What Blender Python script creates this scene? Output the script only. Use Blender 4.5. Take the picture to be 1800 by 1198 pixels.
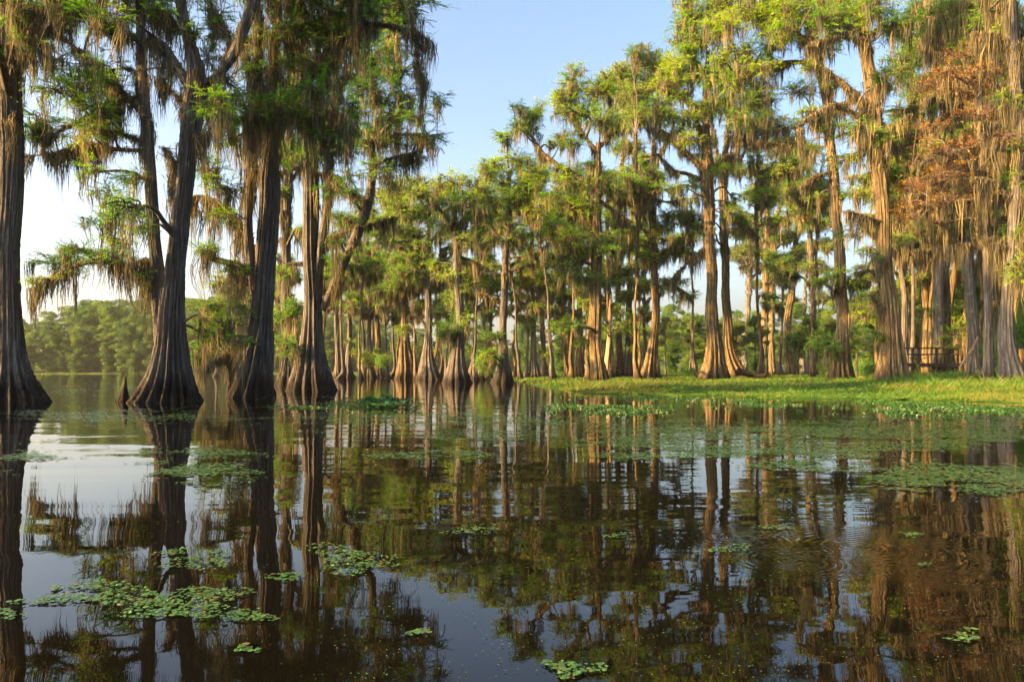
import bpy, math, random
import numpy as np
from mathutils import Vector

# ---------------------------------------------------------------- camera, sky, sun, exposure
scn = bpy.context.scene
for o in list(bpy.data.objects):
    bpy.data.objects.remove(o)
F = 1250.0          # focal length in pixels of the 1800 px wide photograph
HZ = 652.0          # horizon row
CAMZ = 1.0          # lens height above the water, metres
cd = bpy.data.cameras.new("camera")
cam = bpy.data.objects.new("camera", cd)
scn.collection.objects.link(cam)
cam.location = (0, 0, CAMZ)
cam.rotation_euler = (math.radians(90), 0, 0)
cd.sensor_width = 36.0
cd.lens = 36.0 * F / 1800.0
cd.shift_y = (HZ - 599.0) / 1800.0
cd.clip_start = 0.05
cd.clip_end = 6000
scn.camera = cam
scn.render.resolution_x = 1024
scn.render.resolution_y = 681

SUN_AZ = math.radians(-112)     # clockwise from the view direction
SUN_EL = math.radians(18)
to_sun = Vector((math.sin(SUN_AZ) * math.cos(SUN_EL), math.cos(SUN_AZ) * math.cos(SUN_EL), math.sin(SUN_EL)))
w = bpy.data.worlds.new("World")
scn.world = w
w.use_nodes = True
nt = w.node_tree
nt.nodes.clear()
sky = nt.nodes.new("ShaderNodeTexSky")
sky.sky_type = 'NISHITA'
sky.sun_disc = False
sky.sun_elevation = SUN_EL
sky.sun_rotation = SUN_AZ
sky.air_density = 1.0
sky.dust_density = 6.5
sky.ozone_density = 2.0
def wn(typ, **kw):
    x = nt.nodes.new("ShaderNode" + typ)
    for k_, v_ in kw.items(): setattr(x, k_, v_)
    return x
def wm(op, a_, b_):
    m_ = wn("Math", operation=op)
    for i_, v_ in enumerate((a_, b_)):
        if isinstance(v_, (int, float)): m_.inputs[i_].default_value = v_
        else: nt.links.new(v_, m_.inputs[i_])
    return m_.outputs[0]
hs = wn("HueSaturation"); hs.inputs['Saturation'].default_value = 1.0
nt.links.new(sky.outputs[0], hs.inputs['Color'])
tcw = wn("TexCoord"); sxw = wn("SeparateXYZ"); nt.links.new(tcw.outputs['Generated'], sxw.inputs[0])
low = wm('POWER', wm('SUBTRACT', 1.0, wm('ABSOLUTE', sxw.outputs[2], 0.0)), 5.0)      # hazy air thickens to the horizon
side = wm('ADD', wm('MULTIPLY', wm('ADD', wm('MULTIPLY', sxw.outputs[0], math.sin(SUN_AZ)), wm('MULTIPLY', sxw.outputs[1], math.cos(SUN_AZ))), 0.5), 0.62)
glow = wm('MULTIPLY', low, wm('POWER', wm('MAXIMUM', side, 0.0), 1.5))
mixw = wn("MixRGB", blend_type='ADD'); mixw.inputs[2].default_value = (3.3, 3.1, 2.75, 1)
nt.links.new(glow, mixw.inputs[0]); nt.links.new(hs.outputs[0], mixw.inputs[1])
bg = nt.nodes.new("ShaderNodeBackground")
bg.inputs[1].default_value = 0.082
wo = nt.nodes.new("ShaderNodeOutputWorld")
nt.links.new(mixw.outputs[0], bg.inputs[0])
nt.links.new(bg.outputs[0], wo.inputs[0])

sd = bpy.data.lights.new("sun", 'SUN')
sd.energy = 5.0
sd.angle = math.radians(0.6)
sd.color = (1.0, 0.575, 0.19)
so = bpy.data.objects.new("sun", sd)
scn.collection.objects.link(so)
so.rotation_mode = 'QUATERNION'
so.rotation_quaternion = to_sun.to_track_quat('Z', 'Y')
so.location = (-60, -20, 60)

scn.view_settings.view_transform = 'Standard'
scn.view_settings.look = 'None'
scn.view_settings.exposure = 2.6
scn.view_settings.gamma = 1.0
cy = scn.cycles
cy.use_denoising = True
cy.max_bounces = 6
cy.diffuse_bounces = 3
cy.glossy_bounces = 3
cy.transmission_bounces = 3
cy.volume_bounces = 0
cy.transparent_max_bounces = 6
cy.use_adaptive_sampling = True
cy.adaptive_threshold = 0.02
cy.caustics_reflective = False
cy.caustics_refractive = False
cy.sample_clamp_indirect = 6.0

# ---------------------------------------------------------------- helpers
def rgb(r, g, b):
    return (r, g, b, 1.0)

class NT:
    def __init__(s, name):
        s.m = bpy.data.materials.new(name)
        s.m.use_nodes = True
        s.t = s.m.node_tree
        s.t.nodes.clear()
    def n(s, typ, **kw):
        x = s.t.nodes.new("ShaderNode" + typ)
        for k, v in kw.items():
            if k.startswith('i_'):
                key = k[2:]
                key = int(key) if key.isdigit() else key.replace('_', ' ')
                x.inputs[key].default_value = v
            else:
                setattr(x, k, v)
        return x
    def l(s, a, b):
        s.t.links.new(a, b)
    def ramp(s, fac, stops):
        r = s.n('ValToRGB')
        e = r.color_ramp.elements
        while len(e) < len(stops):
            e.new(0.5)
        for el, (p, c) in zip(e, stops):
            el.position = p
            el.color = c
        s.l(fac, r.inputs[0])
        return r.outputs[0]
    def math(s, op, a, b=None, c=None):
        m = s.n('Math', operation=op)
        for i, v in enumerate((a, b, c)):
            if v is None: continue
            if isinstance(v, (int, float)): m.inputs[i].default_value = v
            else: s.l(v, m.inputs[i])
        return m.outputs[0]
    def out(s, sh, disp=None):
        o = s.n('OutputMaterial')
        s.l(sh, o.inputs[0])
        return s.m

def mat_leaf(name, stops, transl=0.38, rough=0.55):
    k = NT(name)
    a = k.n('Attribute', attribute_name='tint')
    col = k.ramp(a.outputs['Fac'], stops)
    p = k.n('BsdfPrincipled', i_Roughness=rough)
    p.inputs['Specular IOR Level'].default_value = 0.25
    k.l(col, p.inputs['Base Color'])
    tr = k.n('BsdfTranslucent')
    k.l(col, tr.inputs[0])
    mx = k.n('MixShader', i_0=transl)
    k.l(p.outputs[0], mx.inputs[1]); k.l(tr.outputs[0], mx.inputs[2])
    return k.out(mx.outputs[0])

def mat_bark(name, c1, c2, c3, wet=True):
    k = NT(name)
    tc = k.n('TexCoord')
    mp = k.n('Mapping'); mp.inputs['Scale'].default_value = (9, 9, 0.8)
    k.l(tc.outputs['Object'], mp.inputs[0])
    n1 = k.n('TexNoise', i_Scale=1.0, i_Detail=8.0, i_Roughness=0.7)
    k.l(mp.outputs[0], n1.inputs['Vector'])
    mp2 = k.n('Mapping'); mp2.inputs['Scale'].default_value = (1.3, 1.3, 0.35)
    k.l(tc.outputs['Object'], mp2.inputs[0])
    n2 = k.n('TexNoise', i_Scale=1.0, i_Detail=5.0, i_Roughness=0.6)
    k.l(mp2.outputs[0], n2.inputs['Vector'])
    col = k.ramp(n1.outputs[0], [(0.30, c1), (0.52, c2), (0.72, c3)])
    grey = k.n('MixRGB', blend_type='MIX')
    f = k.ramp(n2.outputs[0], [(0.42, rgb(0, 0, 0)), (0.62, rgb(1, 1, 1))])
    k.l(f, grey.inputs[0]); k.l(col, grey.inputs[1])
    g2 = k.n('MixRGB', blend_type='MULTIPLY', i_0=1.0); k.l(col, g2.inputs[1]); g2.inputs[2].default_value = (0.72, 0.78, 0.80, 1)
    k.l(g2.outputs[0], grey.inputs[2])
    mp3 = k.n('Mapping'); mp3.inputs['Scale'].default_value = (3.5, 3.5, 2.0)
    k.l(tc.outputs['Object'], mp3.inputs[0])
    n3 = k.n('TexNoise', i_Scale=1.0, i_Detail=7.0, i_Roughness=0.75); k.l(mp3.outputs[0], n3.inputs['Vector'])
    li = k.n('MixRGB', blend_type='MIX'); k.l(k.ramp(n3.outputs[0], [(0.58, rgb(0, 0, 0)), (0.66, rgb(0.55, 0.55, 0.55))]), li.inputs[0])
    k.l(grey.outputs[0], li.inputs[1]); li.inputs[2].default_value = (0.24, 0.25, 0.17, 1)
    colo = li.outputs[0]
    if wet:
        sx = k.n('SeparateXYZ'); k.l(tc.outputs['Object'], sx.inputs[0])
        zz = k.math('ADD', sx.outputs[2], k.math('MULTIPLY', n2.outputs[0], -0.7))
        wf = k.ramp(zz, [(0.0, rgb(0.22, 0.21, 0.20)), (0.25, rgb(0.5, 0.48, 0.45)), (0.8, rgb(1, 1, 1))])
        wm = k.n('MixRGB', blend_type='MULTIPLY', i_0=1.0); k.l(colo, wm.inputs[1]); k.l(wf, wm.inputs[2])
        colo = wm.outputs[0]
    p = k.n('BsdfPrincipled', i_Roughness=0.85)
    p.inputs['Specular IOR Level'].default_value = 0.2
    k.l(colo, p.inputs['Base Color'])
    b = k.n('Bump', i_Strength=1.0, i_Distance=0.11)
    k.l(k.math('ADD', n1.outputs[0], k.math('MULTIPLY', n3.outputs[0], 0.5)), b.inputs['Height'])
    k.l(b.outputs[0], p.inputs['Normal'])
    return k.out(p.outputs[0])

M = {}
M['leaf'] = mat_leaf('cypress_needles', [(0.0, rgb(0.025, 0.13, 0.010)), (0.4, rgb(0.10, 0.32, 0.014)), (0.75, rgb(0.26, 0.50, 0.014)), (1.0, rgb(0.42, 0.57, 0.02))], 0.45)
M['leaf_cool'] = mat_leaf('cool_needles', [(0.0, rgb(0.02, 0.11, 0.02)), (0.5, rgb(0.08, 0.27, 0.02)), (1.0, rgb(0.25, 0.46, 0.02))], 0.45)
M['leaf_far'] = mat_leaf('far_foliage', [(0.0, rgb(0.02, 0.07, 0.015)), (0.5, rgb(0.065, 0.15, 0.022)), (1.0, rgb(0.20, 0.27, 0.035))], 0.4)
M['rust'] = mat_leaf('rust_leaves', [(0.0, rgb(0.10, 0.08, 0.02)), (0.35, rgb(0.28, 0.11, 0.02)), (0.7, rgb(0.52, 0.21, 0.03)), (1.0, rgb(0.62, 0.36, 0.05))])
M['shrub'] = mat_leaf('shrub_leaves', [(0.0, rgb(0.03, 0.10, 0.02)), (0.6, rgb(0.07, 0.19, 0.03)), (1.0, rgb(0.16, 0.30, 0.04))])
M['moss'] = mat_leaf('spanish_moss', [(0.0, rgb(0.045, 0.046, 0.032)), (0.5, rgb(0.115, 0.105, 0.065)), (1.0, rgb(0.31, 0.25, 0.125))], 0.35, 0.9)
M['grass'] = mat_leaf('marsh_grass', [(0.0, rgb(0.010, 0.05, 0.008)), (0.45, rgb(0.045, 0.125, 0.012)), (0.8, rgb(0.115, 0.20, 0.016)), (1.0, rgb(0.17, 0.12, 0.03))], 0.4)
M['weed'] = mat_leaf('water_weed', [(0.0, rgb(0.010, 0.045, 0.012)), (0.6, rgb(0.025, 0.085, 0.014)), (1.0, rgb(0.07, 0.14, 0.02))], 0.3, 0.4)
M['pad'] = mat_leaf('floating_leaf', [(0.0, rgb(0.015, 0.045, 0.015)), (0.5, rgb(0.035, 0.095, 0.028)), (0.9, rgb(0.07, 0.16, 0.04)), (1.0, rgb(0.10, 0.09, 0.03))], 0.15, 0.32)
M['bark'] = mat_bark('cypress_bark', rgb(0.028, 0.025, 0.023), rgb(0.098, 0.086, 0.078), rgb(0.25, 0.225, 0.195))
M['bark_pale'] = mat_bark('sunlit_cypress_bark', rgb(0.024, 0.016, 0.009), rgb(0.115, 0.082, 0.044), rgb(0.34, 0.26, 0.135))  # sunlit copy of the cypress bark, golden light put into its colour
M['twig'] = mat_bark('twig_bark', rgb(0.045, 0.035, 0.03), rgb(0.10, 0.08, 0.065), rgb(0.2, 0.17, 0.14), False)
M['drift'] = mat_bark('dead_wood', rgb(0.12, 0.07, 0.045), rgb(0.30, 0.20, 0.14), rgb(0.45, 0.34, 0.26), False)
M['plank'] = mat_bark('weathered_plank', rgb(0.012, 0.009, 0.006), rgb(0.035, 0.025, 0.016), rgb(0.08, 0.06, 0.04), False)

class MB:
    """collects batches of vertices and quads for one mesh object"""
    def __init__(s):
        s.v = []; s.f = []; s.mi = []; s.t = []; s.n = 0; s.sm = []
    def add(s, v, q, mat=0, tint=0.5, smooth=False):
        v = np.asarray(v, dtype=np.float32).reshape(-1, 3)
        q = np.asarray(q, dtype=np.int64).reshape(-1, 4)
        if len(v) == 0: return
        s.v.append(v); s.f.append(q + s.n)
        s.mi.append(np.full(len(q), mat, dtype=np.int32))
        s.sm.append(np.full(len(q), smooth, dtype=bool))
        t = np.empty(len(v), dtype=np.float32); t[:] = tint
        s.t.append(t); s.n += len(v)
    def build(s, name, mats, parent=None, origin=(0, 0, 0)):
        me = bpy.data.meshes.new(name)
        if s.n:
            v = np.concatenate(s.v) - np.asarray(origin, dtype=np.float32)
            f = np.concatenate(s.f); mi = np.concatenate(s.mi); t = np.concatenate(s.t); sm = np.concatenate(s.sm)
            me.vertices.add(len(v)); me.vertices.foreach_set('co', v.ravel())
            me.loops.add(f.size); me.loops.foreach_set('vertex_index', f.ravel().astype(np.int32))
            me.polygons.add(len(f))
            me.polygons.foreach_set('loop_start', (np.arange(len(f)) * 4).astype(np.int32))
            me.polygons.foreach_set('material_index', mi)
            me.polygons.foreach_set('use_smooth', sm)
            a = me.attributes.new('tint', 'FLOAT', 'POINT'); a.data.foreach_set('value', np.clip(t, 0, 1))
            me.update(calc_edges=True)
        for m in mats: me.materials.append(m)
        o = bpy.data.objects.new(name, me)
        scn.collection.objects.link(o)
        if parent is not None: o.parent = parent
        else: o.location = origin
        return o

def tag(o, label=None, cat=None, group=None, kind=None):
    if label: o['label'] = label
    if cat: o['category'] = cat
    if group: o['group'] = group
    if kind: o['kind'] = kind
    return o

def empty(name, loc, label, cat, group=None):
    o = bpy.data.objects.new(name, None)
    scn.collection.objects.link(o)
    o.location = loc
    o.empty_display_size = 0.3
    return tag(o, label, cat, group)

def copy_tree(src, loc, rz, sc, label=None, group=None):
    r = src.copy(); scn.collection.objects.link(r)
    r.location = loc; r.rotation_euler = (0, 0, rz); r.scale = (sc, sc, sc)
    if label: r['label'] = label
    if group: r['group'] = group
    for ch in list(src.children):
        c = ch.copy(); scn.collection.objects.link(c); c.parent = r
    return r

def smooth_path(p, n):
    """Catmull-Rom resample of rows of any width"""
    p = np.asarray(p, dtype=float)
    if len(p) == 2:
        t = np.linspace(0, 1, n)[:, None]
        return p[0] * (1 - t) + p[1] * t
    P = np.vstack([2 * p[0] - p[1], p, 2 * p[-1] - p[-2]])
    seg = np.linalg.norm(np.diff(p[:, :3], axis=0), axis=1)
    cum = np.r_[0, np.cumsum(seg)]
    u = np.interp(np.linspace(0, cum[-1], n), cum, np.arange(len(p)))
    i = np.minimum(u.astype(int), len(p) - 2); t = (u - i)[:, None]
    a, b, c, d = P[i], P[i + 1], P[i + 2], P[i + 3]
    return 0.5 * ((2 * b) + (c - a) * t + (2 * a - 5 * b + 4 * c - d) * t**2 + (3 * b - a - 3 * c + d) * t**3)

def tubes(mb, paths, radii, sides, mat=0, smooth=True, tint=0.5):
    """batch of tubes, paths (K,n,3), radii (K,n)"""
    paths = np.asarray(paths, float); radii = np.asarray(radii, float)
    K, n = radii.shape
    if K == 0: return
    t = np.gradient(paths, axis=1)
    t /= np.linalg.norm(t, axis=2, keepdims=True) + 1e-9
    ref = np.array([0.31, 0.93, 0.17])
    u = np.cross(t, ref); u /= np.linalg.norm(u, axis=2, keepdims=True) + 1e-9
    vv = np.cross(t, u)
    a = np.arange(sides) * 2 * np.pi / sides
    ring = (u[:, :, None] * np.cos(a)[None, None, :, None] + vv[:, :, None] * np.sin(a)[None, None, :, None])
    V = paths[:, :, None] + ring * radii[:, :, None, None]
    k = np.arange(K)[:, None, None]; i = np.arange(n - 1)[None, :, None]; j = np.arange(sides)[None, None, :]
    j2 = (j + 1) % sides
    b = k * n * sides
    q = np.stack(np.broadcast_arrays(b + i * sides + j, b + i * sides + j2, b + (i + 1) * sides + j2, b + (i + 1) * sides + j), axis=-1)
    mb.add(V, q, mat, tint, smooth)

def trunk_mesh(mb, pts, rad, rng, sides=40, step=0.16, flute=1.0, mat=0, nb=None):
    """fluted, ridged, buttressed trunk with horizontal rings"""
    row = np.hstack([pts, rad[:, None]])
    L = np.linalg.norm(np.diff(pts, axis=0), axis=1).sum()
    n = max(8, int(L / step))
    s = smooth_path(row, n)
    p, r = s[:, :3], np.maximum(s[:, 3] * np.interp(s[:, 2], [0.0, 1.2, 4.5], [0.97, 0.93, 0.84]), 0.01)
    # gentle sway
    zz = p[:, 2]
    for ax in (0, 1):
        p[:, ax] += 0.10 * r * np.sin(zz * rng.uniform(0.6, 1.3) + rng.uniform(0, 6))
    rt = np.median(r[n // 2:]) if n > 10 else r.min()
    fl = np.clip((r / rt - 1.0) / 1.6, 0, 1)
    th = np.arange(sides) * 2 * np.pi / sides
    nb = nb or rng.integers(8, 12)
    g = np.zeros((n, sides))
    tw = rng.uniform(-0.05, 0.05)
    ph = rng.uniform(0, 6, 4)
    T = th[None, :] + (zz * tw)[:, None]
    f1 = np.abs(np.cos(T * nb / 2 + ph[0] + 0.35 * np.sin(2 * T + ph[1]))) ** 0.7 - 0.6
    n2 = nb * 2 + 1
    f2 = np.abs(np.cos(T * n2 / 2 + ph[2] + 0.6 * np.sin(3 * T + ph[3]) + 0.15 * zz[:, None])) ** 0.8 - 0.6
    big = 0.10 * np.cos(2 * T + ph[1]) + 0.07 * np.cos(3 * T + ph[3] + zz[:, None] * 0.1)
    g += f1 * (0.36 * fl + 0.10)[:, None] * flute + f2 * (0.13 * fl + 0.06)[:, None] * flute + big * (0.5 + fl[:, None])
    for _ in range(6):   # bark ridges that wander up the stem
        fr = rng.integers(9, max(12, sides // 3))
        g += 0.016 * np.cos(fr * T + rng.uniform(0, 6) + 1.2 * np.sin(zz[:, None] * rng.uniform(0.3, 1.6) + rng.uniform(0, 6)))
    for _ in range(5):   # swellings, scars and hollows
        g += 0.030 * np.sin(rng.integers(1, 5) * T + rng.uniform(0, 6) + zz[:, None] * rng.uniform(-1.2, 1.2)) * np.sin(zz[:, None] * rng.uniform(0.5, 2.2) + rng.uniform(0, 6))
    for _ in range(10):
        zc, tc_, wz, wt = rng.uniform(0.5, zz.max()), rng.uniform(0, 6.28), rng.uniform(0.15, 0.5), rng.uniform(0.15, 0.4)
        dth = np.angle(np.exp(1j * (th[None, :] - tc_)))
        g += rng.choice([-0.10, 0.12]) * np.exp(-((zz[:, None] - zc) / wz) ** 2 - (dth / wt) ** 2)
    g += rng.normal(0, 0.014, g.shape)
    R = r[:, None] * (1 + g) / (1 + 0.8 * g.max(axis=1, keepdims=True))
    V = np.stack([p[:, 0:1] + R * np.cos(th), p[:, 1:2] + R * np.sin(th), np.broadcast_to(zz[:, None], R.shape)], axis=-1)
    i = np.arange(n - 1)[:, None]; j = np.arange(sides)[None, :]; j2 = (j + 1) % sides
    q = np.stack(np.broadcast_arrays(i * sides + j, i * sides + j2, (i + 1) * sides + j2, (i + 1) * sides + j), axis=-1)
    mb.add(V, q, mat, 0.5, True)
    # closed top
    cidx = (n - 1) * sides
    top = V[-1]; c = top.mean(0) + np.array([0, 0, r[-1] * 0.6])
    vv = np.vstack([top, c[None]]); jj = np.arange(sides)
    mb.add(vv, np.stack([jj[::2], (jj[::2] + 1) % sides, (jj[::2] + 2) % sides, np.full(len(jj[::2]), sides)], axis=-1), mat, 0.5, True)
    return p, r

def leaves(mb, pos, dr, L, W, rng, mat=0, tint=0.5, flat=0.5):
    """diamond leaflets at pos pointing along dr"""
    n = len(pos)
    if n == 0: return
    dr = dr / (np.linalg.norm(dr, axis=1, keepdims=True) + 1e-9)
    up = rng.normal(0, flat, (n, 3)); up[:, 2] += 1
    s = np.cross(dr, up); s /= np.linalg.norm(s, axis=1, keepdims=True) + 1e-9
    ln = (L * rng.uniform(0.6, 1.3, n))[:, None]; wd = (W * rng.uniform(0.6, 1.3, n))[:, None]
    a = pos; c = pos + dr * ln; m = pos + dr * ln * 0.45 + up * ln * 0.04
    V = np.stack([a, m + s * wd * 0.5, c, m - s * wd * 0.5], axis=1)
    q = np.arange(n * 4).reshape(n, 4)
    t = np.repeat(np.broadcast_to(np.asarray(tint, float), (n,)) + rng.normal(0, 0.09, n), 4)
    mb.add(V, q, mat, t)

def moss_clusters(mb, anc, Lc, rng, w=0.03, ns=13, spread=0.10, seg=4, tint=None):
    """each anchor: a tapering tuft of thin hanging strands"""
    A = len(anc)
    if A == 0: return
    Lc = np.broadcast_to(np.asarray(Lc, float), (A,))
    ct = rng.uniform(0.15, 0.85, A) if tint is None else np.full(A, tint)
    a = np.repeat(anc, ns, axis=0); N = len(a)
    spr = np.repeat(spread * rng.uniform(0.6, 1.7, A), ns)
    off = rng.normal(0, 1, (N, 2)) * spr[:, None]
    rr = np.linalg.norm(off, axis=1) / spr
    L = np.repeat(Lc, ns) * np.clip(1.05 - 0.33 * rr, 0.15, 1) * rng.uniform(0.55, 1.0, N)
    yaw = rng.uniform(0, np.pi, N)
    sx, sy = np.cos(yaw), np.sin(yaw)
    k = np.linspace(0, 1, seg + 1)
    pull = 1 - 0.55 * k      # tuft narrows as it hangs
    px = a[:, 0:1] + off[:, 0:1] * pull + np.cumsum(rng.normal(0, 0.030, (N, seg + 1)), axis=1)
    py = a[:, 1:2] + off[:, 1:2] * pull + np.cumsum(rng.normal(0, 0.030, (N, seg + 1)), axis=1)
    swx = np.repeat(rng.normal(0, 0.05, A) , ns)[:, None] * L[:, None]; swp = np.repeat(rng.uniform(0, 6.28, A), ns)[:, None]
    px = px + swx * (np.sin(2.6 * k[None] * np.maximum(L[:, None], 0.6) + swp) - np.sin(swp)); py = py + swx * 0.6 * (np.cos(2.1 * k[None] * np.maximum(L[:, None], 0.6) + swp) - np.cos(swp))
    pz = a[:, 2:3] + 0.03 - L[:, None] * k
    prof = np.array([0.7, 1.0, 0.85, 0.6, 0.12]) if seg == 4 else np.interp(k, [0, .3, .7, 1], [.7, 1, .7, .12])
    ww = w * prof[None] * rng.uniform(0.6, 1.5, (N, 1)) * rng.uniform(0.7, 1.3, (N, seg + 1)) * 0.5
    l = np.stack([px - sx[:, None] * ww, py - sy[:, None] * ww, pz], axis=-1)
    r = np.stack([px + sx[:, None] * ww, py + sy[:, None] * ww, pz], axis=-1)
    V = np.stack([l, r], axis=2)       # N,seg+1,2,3
    b = (np.arange(N) * (seg + 1) * 2)[:, None] + (np.arange(seg) * 2)[None]
    q = np.stack([b, b + 1, b + 3, b + 2], axis=-1)
    t = np.repeat(np.repeat(ct, ns) + rng.normal(0, 0.1, N), (seg + 1) * 2)
    mb.add(V, q, 0, t)

def branch_path(a, b, rng, n=7, arch=0.12, wob=0.06):
    t = np.linspace(0, 1, n)[:, None]
    L = np.linalg.norm(b - a)
    p = a * (1 - t) + b * t
    p[:, 2] += arch * L * np.sin(np.pi * t[:, 0])
    p += np.sin(np.pi * t) * rng.normal(0, wob * L, (1, 3)) + np.sin(2 * np.pi * t) * rng.normal(0, wob * L * 0.6, (1, 3))
    return p

def crown_blob(cb, ms, c, r3, sk, rng, leafL, dens, lm, mossy, mossL, mossw, tint0, tw_r=1.0):
    """one leafy mass: a branch from the nearest wood, side twigs, leaflets along the twigs, moss under them"""
    sp = sk[:, :3]
    dv = sp - c[None]
    cost = np.linalg.norm(dv * np.array([1, 1, 0.8]), axis=1) + np.maximum(dv[:, 2], 0) * 1.2
    j = int(np.argmin(cost)); a = sp[j]
    L = np.linalg.norm(c - a) + 0.3
    r0 = min(sk[j, 3] * 0.8, 0.02 + 0.022 * L)
    end = c + np.array([rng.normal(0, .2), rng.normal(0, .2), 0]) * r3
    main = branch_path(a, end, rng, 9)
    tubes(cb, main[None], np.linspace(r0, r0 * 0.35, 9)[None], 5, 1)
    area = math.pi * r3[0] * r3[2]
    K = max(7, int(8 + 6.0 * area))
    # twig ends inside the flattened ellipsoid
    e = rng.normal(0, 1, (K, 3)); e /= np.linalg.norm(e, axis=1, keepdims=True)
    e *= rng.uniform(0.45, 1.0, (K, 1)) ** 0.6
    ends = c + e * r3
    st = main[rng.integers(4, 9, K)] * 0.55 + (c + (ends - c) * 0.15) * 0.45
    t = np.linspace(0, 1, 5)[None, :, None]
    P = st[:, None] * (1 - t) + ends[:, None] * t
    P[:, :, 2] += (0.10 * np.linalg.norm(ends - st, axis=1))[:, None] * np.sin(np.pi * t[0, :, 0])[None]
    P += rng.normal(0, 0.03, P.shape)
    tubes(cb, P, np.linspace(0.5, 0.2, 5)[None] * (r0 * 0.7 * tw_r) * np.ones((K, 1)), 3, 1)
    # twiglets
    m = 7
    tt = rng.uniform(0.25, 1.0, (K, m))
    idx = np.minimum((tt * 4).astype(int), 3); fr = tt * 4 - idx
    kk = np.arange(K)[:, None]
    bp = P[kk, idx] * (1 - fr[..., None]) + P[kk, idx + 1] * fr[..., None]
    dirm = (ends - st); dirm /= np.linalg.norm(dirm, axis=1, keepdims=True) + 1e-9
    dd = dirm[:, None] * 0.7 + rng.normal(0, 0.75, (K, m, 3)) * np.array([1, 1, 0.32]); dd[..., 2] += 0.05
    dd /= np.linalg.norm(dd, axis=2, keepdims=True)
    tl = rng.uniform(0.35, 0.9, (K, m, 1)) * min(1.0, 0.35 + 0.35 * float(r3[0])) * 0.9
    bp = bp.reshape(-1, 3); dd = dd.reshape(-1, 3); tl = tl.reshape(-1, 1)
    s4 = np.linspace(0, 1, 3)[None, :, None]
    TP = bp[:, None] + dd[:, None] * tl[:, None] * s4
    TP[:, 2, 2] -= tl[:, 0] * 0.10
    tubes(cb, TP, np.array([[0.007, 0.005, 0.002]]) * np.ones((len(bp), 1)) * (leafL / 0.09), 3, 1)
    # leaflets
    tot = int(dens * area / (leafL * leafL * 0.30) * 3.2)
    tot = max(tot, 60)
    w8 = rng.uniform(0.1, 1.0, len(bp)) ** 1.5; w8 /= w8.sum()
    wi = rng.choice(len(bp), tot, p=w8)
    s = rng.uniform(0.05, 1.1, (tot, 1))
    pos = bp[wi] + dd[wi] * tl[wi] * s + rng.normal(0, leafL * 0.28, (tot, 3)) * np.array([1, 1, 0.6])
    pos[:, 2] -= tl[wi][:, 0] * 0.1 * s[:, 0] ** 2
    side = np.cross(dd[wi], np.array([0, 0, 1.0])) * rng.choice([-1, 1], (tot, 1))
    ld = dd[wi] * 0.6 + side * rng.uniform(0.4, 1.2, (tot, 1)) + rng.normal(0, 0.25, (tot, 3)); ld[:, 2] -= 0.12
    ttint = np.repeat(rng.normal(0, 0.15, K), m)[wi] + tint0 + rng.normal(0, 0.15)
    leaves(cb, pos, ld, leafL, leafL * 0.34, rng, 0, ttint)
    # moss below twigs
    if mossy > 0:
        na = int(mossy * (3 + area * 4.0) * (0.55 if leafL > 0.075 else 0.9))
        ki = rng.integers(0, K, na); pi = rng.integers(0, 5, na)
        anc = P[ki, pi]
        ml = mossL * np.where(rng.uniform(0, 1, na) < 0.5, rng.uniform(0.6, 1.4, na), rng.uniform(0.15, 0.5, na))
        moss_clusters(ms, anc, ml, rng, mossw, 16, 0.09 + mossw)
    return main

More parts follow.
